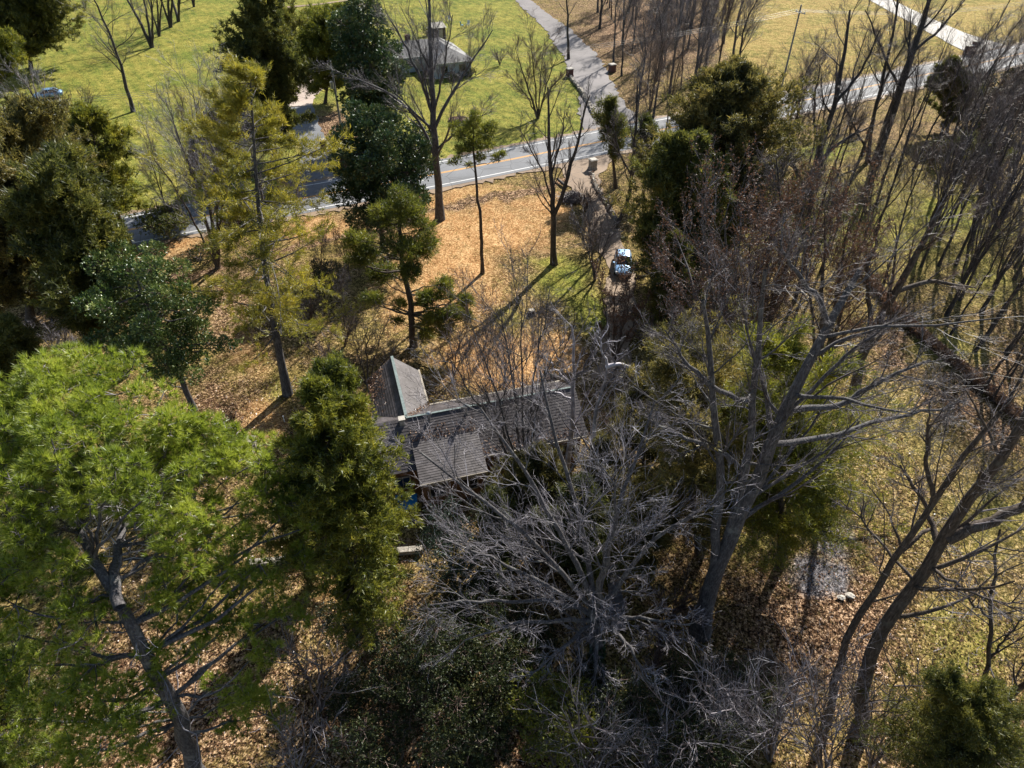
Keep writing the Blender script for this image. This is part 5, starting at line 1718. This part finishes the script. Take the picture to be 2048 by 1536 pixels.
shrub('evergreen_shrub', (640, 560), 640, 540, 40, 25, 'dim low shrub on the leafy lawn behind the white pine', 87, 14, 'bush_leaf', 90, (0.4, 0.7), 0.16, 4, 0.08)
shrub('evergreen_shrub', (400, 520), 400, 510, 40, 16, 'dark low shrub at the near verge of the shaded road', 88, 14, 'bush_leaf', 90, (0.4, 0.7), 0.18, 4, 0.08)
shrub('evergreen_shrub', (1180, 1450), 1170, 1400, 80, 60, 'dark shrub added for shade right below the trunk of the large pale tree', 95, 34)  # added to darken the ground below the large tree
shrub('evergreen_shrub', (1390, 1420), 1370, 1380, 60, 50, 'dark evergreen shrub left of the tumbledown shed', 96, 26)
shrub('evergreen_shrub', (1060, 1300), 1050, 1285, 65, 40, 'dark shrub added for shade under the middle limbs of the large pale tree', 105, 34)  # this and the next shrub added to deepen the bottom centre shade
shrub('evergreen_shrub', (940, 1560), 930, 1490, 100, 70, 'dark shrub added for shade, cut by the bottom edge left of the olive one', 106, 40)
shrub('evergreen_shrub', (1400, 1560), 1390, 1500, 110, 60, 'shaded evergreen shrub cut by the bottom edge below the tumbledown shed', 107, 40)
shrub('evergreen_shrub', (700, 1290), 690, 1240, 50, 40, 'low dark shrub left of the dense olive cedar foot', 108, 18)
shrub('evergreen_shrub', (690, 1440), 700, 1400, 50, 40, 'brownish evergreen shrub right of the arching pale bare shrub', 97, 18)
shrub('evergreen_shrub', (330, 470), 330, 440, 50, 28, 'dark shrub crowding the shaded road left of the many stemmed tree', 98, 24, 'cedar_leaf', 60, (0.7, 1.2), 0.25, 5, 0.1)
shrub('evergreen_shrub', (490, 440), 490, 420, 50, 28, 'dark shrub crowding the shaded road behind the white pine', 99, 24, 'cedar_leaf', 60, (0.7, 1.2), 0.25, 5, 0.1)
for (px, py, rx_, lb_) in ((735, 168, 22, 'dark shrub against the left side of the grey roofed house'), (905, 160, 16, 'dark shrub under the front eaves of the grey roofed house, nearer the middle'), (940, 152, 12, 'dark shrub at the right front corner of the grey roofed house')):
    shrub('evergreen_shrub', (px, py), px, py - 8, rx_, 9, lb_, 90 + px, 8, 'bush_leaf', 40, (0.5, 0.8), 0.25, 4, 0.12)


# ---- bare trees and bushes of their own shape
def fan(base, tops, r0, label, seed, name='bare_tree', cat='tree', dyr=1.0, **kw):
    rgx = np.random.default_rng(seed)
    st = []
    for (px, py) in tops:
        mx = base[0] + (px - base[0]) * 0.4 + rgx.normal() * 3
        my = base[1] + (py - base[1]) * 0.5
        st.append((r0 * (0.6 + 0.5 * rgx.random()), r0 * 0.12, [base, (mx, my, rgx.normal() * dyr * 0.4), (px, py, rgx.normal() * dyr)]))
    return hero(name, base, st, label, seed, cat=cat, **kw)


LW = dict(L1=(9, 0.25, 1, 0.55, 0.38), levels=((7, 0.5, 0.6), (6, 0.5, 0.55), (4, 0.7, 0.5)), rmin=0.013)
fan((435, 535), [(330, 200), (385, 180), (430, 190), (300, 300), (465, 240), (350, 250)], 0.2, 'many stemmed silvery bare tree left of the white pine', 101, twig='twig_pale', bark='bark_brown', dyr=2, **LW)
fan((266, 222), [(170, -40)], 0.34, 'bare tree standing alone in the middle of the left field', 102, twig='twig_grey', bark='bark_dark', L1=(18, 0.28, 1, 0.95, 0.42), levels=((7, 0.5, 0.5), (6, 0.5, 0.5), (3, 0.7, 0.5)), rmin=0.018)
for i, (bs, tp, rr, lb_) in enumerate([((304, 94), (270, -70), 0.34, 'dark bare tree nearest the camera in the row at the top of the left field'),
                                       ((318, 72), (310, -90), 0.3, 'dark bare tree second from the front in the row atop the left field'),
                                       ((341, 54), (330, -110), 0.3, 'dark bare tree in the middle of the row at the top of the left field'),
                                       ((357, 42), (345, -110), 0.3, 'dark bare tree fourth in the row at the top of the left field'),
                                       ((388, 13), (378, -120), 0.26, 'dark bare tree farthest in the row at the top of the left field')]):
    fan(bs, [tp, (tp[0] - 45, tp[1] + 20), (tp[0] + 25, tp[1] + 30)], rr, lb_, 110 + i, twig='twig_dark', bark='bark_dark', group='row of bare trees in the left field', dyr=3,
        L1=(8, 0.3, 1, 0.7, 0.4), levels=((7, 0.5, 0.6), (6, 0.5, 0.5)), rmin=0.02)
BW = dict(L1=(8, 0.2, 1, 0.55, 0.42), levels=((7, 0.5, 0.6), (6, 0.5, 0.55)), rmin=0.012)
fan((85, 238), [(-20, 150), (20, 130), (60, 140), (90, 150), (0, 190), (-30, 215)], 0.16, 'wide grey bare tree arching over the dark car at the left edge', 120, twig='twig_pale', bark='bark_brown', dyr=3, **BW)
fan((92, 245), [(70, 200), (98, 180), (110, 185)], 0.12, 'crooked small bare tree at the near edge of the left field', 121, twig='twig_brown', bark='bark_brown', **BW)
fan((131, 252), [(112, 190), (125, 180), (142, 195)], 0.1, 'small forked bare tree in the left field, first right of the crooked one', 122, twig='twig_brown', bark='bark_brown', **BW)
fan((172, 245), [(160, 180), (175, 175), (188, 190)], 0.09, 'small forked bare tree above the forked cedar', 123, twig='twig_brown', bark='bark_brown', **BW)
fan((60, 742), [(30, 665), (10, 680), (60, 660)], 0.08, 'pale twiggy bare shrub behind the near pine at the left edge', 124, name='bare_shrub', cat='shrub', twig='twig_pale', bark='twig_grey', **BW)
fan((118, 730), [(100, 655), (118, 650), (135, 665)], 0.08, 'pale twiggy bare shrub behind the near pine, middle of three', 125, name='bare_shrub', cat='shrub', twig='twig_pale', bark='twig_grey', **BW)
fan((175, 735), [(150, 680), (170, 665), (195, 680)], 0.08, 'pale twiggy bare shrub behind the near pine, rightmost of three', 126, name='bare_shrub', cat='shrub', twig='twig_pale', bark='twig_grey', **BW)
fan((738, 775), [(700, 660), (735, 640), (770, 650), (790, 700), (670, 700)], 0.09, 'small dark bare tree at the left side of the wing roof', 127, twig='twig_dark', bark='bark_dark', **BW)
hero('bare_tree', (1130, 960), [(0.22, 0.05, [(1130, 960), (1146, 835), (1147, 780), (1146, 720), (1143, 650)]), (0.09, 0.02, [(1147, 775), (1115, 740), (1075, 700)]), (0.09, 0.02, [(1147, 760), (1180, 720), (1190, 670)]), (0.08, 0.02, [(1145, 800), (1100, 780), (1050, 772)])],
     'white barked bare tree at the right end of the shingled roof', 128, bark='twig_pale', twig='twig_pale', L1=(8, 0.25, 1, 0.6, 0.35), levels=((6, 0.5, 0.5), (4, 0.5, 0.5), (2, .7, .5)), rmin=0.012)
hero('bare_tree', (1185, 1000), [(0.2, 0.05, [(1185, 1000), (1183, 870), (1200, 790), (1215, 730)]), (0.14, 0.03, [(1213, 735), (1245, 725), (1280, 750), (1310, 790)]), (0.1, 0.02, [(1200, 790), (1228, 750), (1232, 700)]), (.08, .02, [(1215, 735), (1200, 690), (1190, 650)])],
     'crooked pale limbed dead tree just right of the shingled house', 129, bark='twig_pale', twig='twig_pale', L1=(7, 0.3, 1, 0.8, 0.4), levels=((5, 0.5, 0.5), (4, 0.5, 0.5)), rmin=0.012, wob=0.25)
fan((1050, 1000), [(940, 640), (1000, 610), (1045, 600), (1085, 640), (900, 720), (960, 760), (1090, 740)], 0.16, 'fine twigged bare tree rising in front of the shingled roof', 130, twig='twig_grey', bark='bark_grey', dyr=1.5, **LW)
fan((905, 760), [(870, 690), (890, 650), (930, 640), (960, 670)], 0.07, 'low twiggy bare shrub in the courtyard beside the wing', 131, name='bare_shrub', cat='shrub', twig='twig_brown', bark='bark_brown', dyr=1.5, **BW)
fan((1010, 760), [(970, 690), (1000, 660), (1040, 660), (1070, 700)], 0.07, 'low twiggy bare shrub on the orange ground behind the long roof', 132, name='bare_shrub', cat='shrub', twig='twig_grey', bark='bark_brown', dyr=1.5, **BW)
fan((1120, 720), [(1080, 640), (1110, 620), (1150, 640)], 0.07, 'grey twiggy shrub below the bright grass right of the tree stump', 133, name='bare_shrub', cat='shrub', twig='twig_grey', bark='bark_brown', dyr=1.5, **BW)
RW = dict(L1=(10, 0.3, 1, 0.6, 0.38), levels=((7, 0.5, 0.6), (6, 0.5, 0.55), (4, 0.7, 0.5)), rmin=0.013)
fan((1455, 800), [(1350, 470), (1400, 440), (1450, 430), (1480, 480), (1340, 540)], 0.24, 'bare tree still holding rusty leaves right of the dense cedars', 140, twig='twig_grey', bark='bark_grey', dyr=2, rust=1, **RW)
fan((1512, 790), [(1500, 480), (1545, 440), (1600, 450), (1560, 520)], 0.26, 'rusty leaved bare tree in the middle of the right hand wood', 141, twig='twig_brown', bark='bark_brown', dyr=2, rust=1, **RW)
fan((1640, 800), [(1600, 430), (1650, 410), (1700, 440), (1720, 520)], 0.24, 'rusty leaved bare tree beside the leaf covered stone wall', 142, twig='twig_brown', bark='bark_brown', dyr=2, rust=1, **RW)
hero('bare_tree', (1708, 812), [(0.42, 0.12, [(1708, 812), (1712, 735), (1745, 660), (1795, 575), (1850, 480), (1890, 400)]), (0.2, 0.05, [(1790, 585), (1860, 560), (1950, 575)]), (0.2, 0.05, [(1745, 660), (1730, 560), (1760, 450)])],
     'thick brown trunked tree bending right beside the upper end of the stone wall', 143, bark='bark_brown', twig='twig_brown', **RW)
hero('bare_tree', (1612, 405), [(0.4, 0.1, [(1612, 405), (1630, 330), (1670, 210), (1690, 110), (1700, 20)]), (0.3, 0.07, [(1612, 400), (1590, 330), (1550, 285), (1510, 260)]), (0.25, 0.06, [(1630, 330), (1690, 275), (1750, 250)]), (0.2, 0.05, [(1665, 215), (1720, 150), (1760, 60)]), (0.18, 0.05, [(1640, 300), (1625, 230), (1640, 130)])],
     'dark forked tree with a low left limb at the roadside on the right', 144, bark='bark_dark', twig='twig_dark', L1=(9, 0.3, 1, 0.65, 0.34), levels=((8, 0.5, 0.6), (7, 0.5, 0.55), (3, .7, .5)), rmin=0.016)
hero('bare_tree', (1752, 326), [(0.55, 0.14, [(1752, 326), (1785, 230), (1805, 165), (1835, 80), (1860, 0), (1880, -80)]), (0.18, 0.05, [(1800, 180), (1760, 90), (1730, 20)]), (0.2, 0.05, [(1830, 100), (1880, 60), (1930, 0)])],
     'stoutest dark tree by the road at the upper right, leaning right', 145, bark='bark_dark', twig='twig_dark', L1=(9, 0.3, 1, 0.6, 0.3), levels=((8, 0.5, 0.6), (7, 0.5, 0.55), (3, .7, .5)), rmin=0.018)
hero('bare_tree', (1736, 322), [(0.28, 0.08, [(1736, 322), (1745, 240), (1765, 160), (1790, 60), (1800, -40)]), (0.18, 0.05, [(1738, 310), (1700, 240), (1680, 180)])],
     'slimmer dark tree close on the left of the stoutest one by the road', 146, bark='bark_dark', twig='twig_dark', L1=(9, 0.3, 1, 0.6, 0.3), levels=((8, 0.5, 0.6), (7, 0.5, 0.55), (3, .7, .5)), rmin=0.018)
fan((1076, 236), [(1030, 95), (1060, 70), (1090, 75), (1115, 110), (1020, 150), (1125, 150)], 0.2, 'round headed bare brown tree on the lawn beside the gravel drive', 147, twig='twig_brown', bark='bark_brown', dyr=3, L1=(8, 0.2, 1, 0.6, 0.4), levels=((8, 0.5, 0.6), (7, 0.5, 0.55), (3, .7, .5)), rmin=0.018)
fan((1137, 118), [(1130, -80)], 0.3, 'straight dark trunked tree standing by the left gravel drive pier', 148, twig='twig_dark', bark='bark_dark', L1=(12, 0.4, 1, 0.7, 0.28), levels=((5, 0.5, 0.5), (4, 0.5, 0.5)), rmin=0.02)
hero('bare_tree', (1228, 455), [(0.25, 0.07, [(1228, 455), (1258, 405), (1266, 330), (1272, 250), (1275, 170)]), (0.12, 0.03, [(1262, 350), (1235, 300), (1225, 240)])],
     'dark bare tree with a bent foot beside the dirt drive above the car', 149, bark='bark_dark', twig='twig_dark', **RW)
fan((1190, 560), [(1150, 430), (1175, 420), (1205, 430), (1225, 450)], 0.1, 'thin twiggy bare tree between the lawn and the blue car', 150, twig='twig_grey', bark='bark_grey', dyr=1.5, **LW)
fan((1230, 720), [(1200, 560), (1235, 540), (1270, 570), (1290, 610)], 0.12, 'reddish twigged bare tree on the dirt drive side below the blue car', 151, twig='twig_brown', bark='bark_brown', dyr=1.5, rust=3, **BW)
for i, (bs, tops, lb_) in enumerate([
        ((1650, 1560), [(1540, 1370), (1600, 1350), (1650, 1340), (1700, 1380)], 'twiggy bare shrub at the bottom edge under the thick leaning trunk'),
        ((1740, 1545), [(1680, 1330), (1730, 1310), (1800, 1320), (1860, 1370)], 'grey fan of bare stems at the foot of the thick leaning trunk'),
        ((1540, 1520), [(1430, 1350), (1490, 1330), (1560, 1340), (1600, 1380)], 'tangled pale bare shrub in front of the tumbledown shed'),
        ((1420, 1540), [(1330, 1390), (1380, 1370), (1430, 1360), (1470, 1400)], 'pale arching bare shrub left of the tumbledown shed'),
        ((1180, 1580), [(1080, 1450), (1130, 1420), (1180, 1430), (1240, 1460)], 'pale bare shrub at the bottom edge in the centre'),
        ((640, 1420), [(570, 1290), (620, 1270), (680, 1290), (720, 1330)], 'arching pale bare shrub right of the near pine'),
        ((600, 1560), [(540, 1420), (610, 1400), (670, 1440)], 'thin bare shrub at the bottom edge right of the near pine trunk'),
        ((1290, 1560), [(1270, 1420), (1330, 1400), (1360, 1440)], 'thin pale bare shrub at the bottom edge left of the tumbledown shed')]):
    fan(bs, tops + [(t[0] + 25, t[1] + 30) for t in tops], 0.06, lb_, 160 + i, name='bare_shrub', cat='shrub', twig='twig_pale' if i != 1 else 'twig_grey', bark='twig_grey', dyr=1.2,
        L1=(6, 0.2, 1, 0.6, 0.4), levels=((5, 0.5, 0.62), (4, 0.5, 0.6)), rmin=0.006, wob=0.1)
# =================================================================== WOODS: prototypes copied tree by tree
class Proto:
    def __init__(s, name, H, builder):
        s.name, s.H, s.used = name, H, False
        s.root = empty(name)
        builder(s.root)

    def put(s, base, top, label, group, rz, wf=1.0):
        b = at(*base)
        t = rel(b, base[0], top)
        sc = max(0.3, t[2] / s.H)
        if not s.used:
            o, s.used = s.root, True
        else:
            o = copy_tree(s.root)
        for k in ('label', 'group', 'category'):
            if k in o:
                del o[k]
        o.location = b
        o.rotation_euler = (0, 0, rz)
        o.scale = (sc * wf, sc * wf, sc)
        tag(o, label, 'tree', group)
        return o


def tallbare(seed, H=18, r=0.22, lean=0.8, bark='bark_dark', twig='twig_dark', fork=False, **kw):
    def f(root):
        rg2 = np.random.default_rng(seed)
        q = rg2.normal(size=(4, 2)) * lean * 0.5
        st = [([(0, 0, 0), (q[0, 0] * .3, q[0, 1] * .3, H * 0.3), (q[0, 0], q[0, 1], H * 0.65), (q[1, 0] * 1.5, q[1, 1] * 1.5, H)], r, 0.04)]
        if fork:
            st.append(([(q[0, 0] * .3, q[0, 1] * .3, H * 0.3), (1.0 + q[2, 0], q[2, 1], H * 0.55), (2.2 + q[2, 0], q[2, 1] * 2, H * 0.92)], r * 0.6, 0.03))
            st.append(([(q[0, 0] * .2, q[0, 1] * .2, H * 0.2), (-1.0, q[3, 1], H * 0.4), (-2.4, q[3, 1] * 2, H * 0.8)], r * 0.5, 0.03))
        bare_parts(root, st, seed, bark=bark, twig=twig, **kw)
    return f


PW = dict(L1=(20, 0.32, 1.0, 0.6, 0.33), levels=((8, 0.5, 0.6), (6, 0.5, 0.6), (4, 0.5, 0.55)), rmin=0.016, up=0.08)
PF = dict(L1=(11, 0.3, 1.0, 0.55, 0.34), levels=((7, 0.5, 0.6), (6, 0.5, 0.6), (4, 0.5, 0.55)), rmin=0.016, up=0.08)
PS = dict(L1=(12, 0.33, 1.0, 0.65, 0.32), levels=((6, 0.5, 0.6), (5, 0.5, 0.6), (2, 0.5, 0.55)), rmin=0.016, up=0.08)
protos = [
    Proto('bare_tree', 18, tallbare(201, **PW)),
    Proto('bare_tree', 18, tallbare(202, r=0.28, bark='bark_grey', twig='twig_grey', **PW)),
    Proto('bare_tree', 18, tallbare(203, r=0.25, fork=True, **PF)),
    Proto('bare_tree', 18, tallbare(204, r=0.2, fork=True, bark='bark_brown', twig='twig_brown', **PF)),
    Proto('bare_tree', 18, tallbare(205, r=0.16, lean=1.8, twig='twig_grey', bark='bark_brown', **PW)),
    Proto('bare_tree', 18, tallbare(206, r=0.2, fork=True, bark='bark_dark', twig='twig_dark', **PS)),
    Proto('bare_tree', 18, tallbare(207, r=0.17, lean=1.4, bark='bark_dark', twig='twig_brown', **PS)),
]
KIND = ['straight dark', 'grey barked', 'forked dark', 'forked brown', 'slender crooked', 'open forked', 'open straight']


def wood(poly_pts, where, group, seed, hpx, ks=(0, 1, 2, 3, 4), wf=1.0):
    """one tree per listed foot; label tells its kind, its place along the wood, and its depth"""
    rgx = np.random.default_rng(seed)
    xs = [p[0] for p in poly_pts]
    ys = [p[1] for p in poly_pts]
    xm0, xm1 = np.percentile(xs, 33), np.percentile(xs, 67)
    ym = np.median(ys)
    for i, (px, py) in enumerate(poly_pts):
        k = ks[rgx.integers(0, len(ks))]
        side = 'left' if px < xm0 else ('middle' if px < xm1 else 'right')
        dep = 'far' if py < ym else 'near'
        # real height 13..20 m in the picture
        b_ = at(px, py)
        H = hpx[0] + (hpx[1] - hpx[0]) * rgx.random()
        # picture row of the top for that height
        tpy = to_px(b_[0], b_[1], H)[1]
        lab = f'{KIND[k]} bare tree, {dep} {side} of {where}'
        assert len(lab.split()) <= 16, lab
        protos[k].put((px, py), tpy, lab, group, rgx.random() * 6.28, wf * (0.8 + 0.4 * rgx.random()))


rgw = np.random.default_rng(77)


def scatter(poly, n, md, seed):
    rgx = np.random.default_rng(seed)
    poly = np.array(poly, float)
    out = []
    k = 0
    while len(out) < n and k < 4000:
        k += 1
        p = poly.min(0) + rgx.random(2) * (poly.max(0) - poly.min(0))
        if poly_dist(np.array([p[0]]), np.array([p[1]]), poly)[0] > 0:
            continue
        if any(math.hypot((p[0] - o[0]), (p[1] - o[1]) * 2.2) < md for o in out):
            continue
        out.append((float(p[0]), float(p[1])))
    return out


wood(scatter([(1150, 0), (1480, 0), (1490, 40), (1440, 60), (1180, 60)], 30, 16, 1), 'the far wood above the gravel drive', 'bare trees of the far wood', 1, (14, 19))
wood(scatter([(1230, 70), (1440, 70), (1500, 165), (1400, 225), (1250, 250), (1215, 200)], 26, 26, 2), 'the wood between gravel drive and tan field', 'bare trees between the gravel drive and the tan field', 2, (11, 17), ks=(0, 1, 1, 3, 4))
wood(scatter([(1520, 275), (1700, 240), (1900, 215), (2040, 260), (2040, 340), (1850, 380), (1560, 400)], 26, 36, 3), 'the roadside wood at the upper right', 'bare trees along the road at the upper right', 3, (11, 17), ks=(0, 5, 6, 6))
wood(scatter([(1780, 400), (2045, 360), (2045, 640), (1950, 700), (1830, 560)], 24, 32, 4), 'the right edge wood above the stone wall', 'bare trees above the stone wall', 4, (13, 18), ks=(5, 6, 6, 5))
wood([(1990, 60), (2030, 110), (2010, 150), (1970, 190), (2045, 200)], 'the clump by the road bend, upper right', 'bare trees at the road bend', 5, (12, 16), ks=(0, 2, 4))
wood(scatter([(1850, 640), (1990, 700), (2045, 680), (2045, 830), (1960, 800)], 7, 40, 10), 'the slope beside the stone wall', 'bare trees beside the stone wall', 10, (10, 14), ks=(5, 6, 6))
wood(scatter([(1560, 470), (1760, 440), (1780, 560), (1640, 640), (1560, 620)], 9, 40, 11), 'the middle of the right hand wood', 'bare trees in the middle of the right hand wood', 11, (10, 14), ks=(5, 6, 6))
wood([(1500, 330), (1545, 420), (1580, 560), (1500, 600)], 'the thin belt behind the rusty leaved trees', 'bare trees behind the rusty leaved trees', 6, (11, 15), ks=(0, 3, 4))
wood([(1290, 300), (1330, 270), (1380, 262)], 'the roadside strip behind the tallest dense cedar', 'bare trees along the road behind the cedars', 7, (11, 15), ks=(1, 3))

wood([(480, 470), (540, 455), (600, 470), (340, 440), (470, 400), (560, 400), (395, 330), (450, 330)], 'the shady clump behind the white pine', 'bare trees around the shaded road', 8, (8, 12), ks=(1, 3, 4))
wood([(700, 560), (650, 600), (620, 700), (690, 650)], 'the thin trees right of the white pine', 'thin bare trees right of the white pine', 9, (5, 8), ks=(3, 4))

# bare grey brush: roadside and understorey
bproto = None


def brush(base, h, label, seed, group):
    global bproto
    b = at(*base)
    if bproto is None:
        r = empty('bare_shrub')
        rgx = np.random.default_rng(9)
        st = []
        for i in range(11):
            a = rgx.random() * 6.28
            q = 0.5 + 0.7 * rgx.random()
            st.append(([(0, 0, 0), (math.cos(a) * q * 0.4, math.sin(a) * q * 0.4, 1.1), (math.cos(a) * q * 1.3, math.sin(a) * q * 1.3, 2.2 + rgx.random() * 0.6)], 0.035, 0.012))
        bare_parts(r, st, 9, bark='twig_brown', twig='twig_grey', L1=(6, 0.2, 1, 0.6, 0.4), levels=((5, 0.5, 0.5), (3, 0.5, 0.5)), rmin=0.01, rratio=0.6)
        bproto = (r, 2.7)
        o = r
    else:
        o = copy_tree(bproto[0])
    s_ = h / 2.7
    o.location = b
    o.scale = (s_ * 1.2, s_ * 1.2, s_)
    o.rotation_euler = (0, 0, seed * 1.3)
    for k in ('label', 'group', 'category'):
        if k in o:
            del o[k]
    tag(o, label, 'shrub', group)


for i, (bs, h, lb_) in enumerate([
        ((1170, 420), 3.0, 'twiggy bare bush at the top of the dirt drive, left side'), ((1215, 425), 2.6, 'twiggy bare bush between the dirt drive and the stone edging'),
        ((1180, 500), 3.2, 'twiggy bare bush on the lawn edge just left of the blue car'), ((1560, 300), 2.8, 'twiggy bush on the verge right of the tallest dense cedar'),
        ((1640, 285), 2.5, 'twiggy bush on the verge behind the forked roadside tree'), ((1700, 262), 3.0, 'twiggy bush on the verge left of the stoutest roadside tree'),
        ((1660, 440), 3.4, 'grey twiggy bush right of the blue grey shrub'), ((1730, 430), 3.2, 'grey twiggy bush below the stoutest roadside tree'),
        ((1960, 380), 3.5, 'grey bush under the upper right thicket'), ((1860, 330), 3.2, 'grey bush below the small roadside cedar'),
        ((620, 640), 2.4, 'brown twiggy bush right of the white pine trunk'), ((690, 690), 2.6, 'brown twiggy bush left of the irregular cedar'),
        ((660, 740), 2.2, 'low twiggy bush between the white pine and the wing'), ((470, 470), 3.0, 'dim twiggy bush by the shaded road right of the silvery tree'),
        ((520, 440), 3.0, 'dim twiggy bush by the shaded road behind the white pine'), ((340, 455), 3.0, 'dim twiggy bush by the shaded road left of the silvery tree'),
        ((1290, 700), 3.0, 'dark twiggy bush below the shaded cedars'), ((1320, 800), 3.0, 'dark twiggy bush right of the crooked dead tree'),
        ((1240, 880), 2.6, 'twiggy bush at the right end of the house'), ((1100, 1130), 2.4, 'twiggy bush behind the trunk of the large pale tree'),
        ((1340, 1230), 2.4, 'twiggy bush left of the big leaning trunk foot'), ((1310, 1330), 2.2, 'twiggy bush between the large pale tree and the tumbledown shed'),
        ((760, 1250), 2.0, 'twiggy bush beside the foot of the dense olive cedar'), ((1000, 130), 2.6, 'twiggy bush on the far lawn right of the grey roofed house'),
        ((470, 235), 4.0, 'grey twiggy thicket beyond the road behind the white pine'), ((430, 255), 3.6, 'grey twiggy thicket beyond the road above the silvery tree')]):
    brush(bs, h, lb_, i, 'twiggy bare bushes')

# fallen leaves lying on the near ground: too many to count
rgl = np.random.default_rng(31)
n = 60000
pts = np.empty((n, 3))
pts[:, 0] = -26 + 56 * rgl.random(n)
pts[:, 1] = 11 + 34 * rgl.random(n) ** 1.1
pts[:, 2] = 0.0
mb = MB()
leaves(mb, pts, np.tile([0, 0, 0.25], (n, 1)), 1, 0.12, 0.1, 1.0, rgl)
tag(mb.build('fallen_leaves', 'dry_leaf'), 'brown fallen leaves strewn over the near ground', 'fallen leaves', kind='stuff')
# coarse grass tussocks
n = 26000
pts = np.empty((n, 3))
pts[:, 0] = -35 + 90 * rgl.random(n)
pts[:, 1] = 12 + 70 * rgl.random(n)
pts[:, 2] = -0.1
mb = MB()
needles(mb, pts, np.tile([0, 0, 1.0], (n, 1)), 5, 0.26, 0.03, 0.6, rgl, jit=0.06)
tag(mb.build('grass', 'grass_blade'), 'thin dry grass tufts on the lawn and wood floor', 'grass', kind='stuff')

n = 1500
st_ = np.empty((n, 3))
st_[:, 0] = -24 + 56 * rgl.random(n)
st_[:, 1] = 12 + 45 * rgl.random(n)
st_[:, 2] = 0.03
dr = rgl.normal(size=(n, 3)) * np.array([1, 1, 0.05])
dr = nrm(dr) * (0.2 + 0.9 * rgl.random((n, 1)) ** 2)
md = st_ + dr * 0.5 + rgl.normal(size=(n, 3)) * np.array([0.06, 0.06, 0.01])
mb = MB()
mb.tubes(np.stack([st_, md, st_ + dr], 1), np.tile([[0.02, 0.016, 0.008]], (n, 1)), 4)
tag(mb.build('fallen_sticks', 'twig_grey'), 'fallen sticks scattered over the wood floor', 'sticks', kind='stuff')
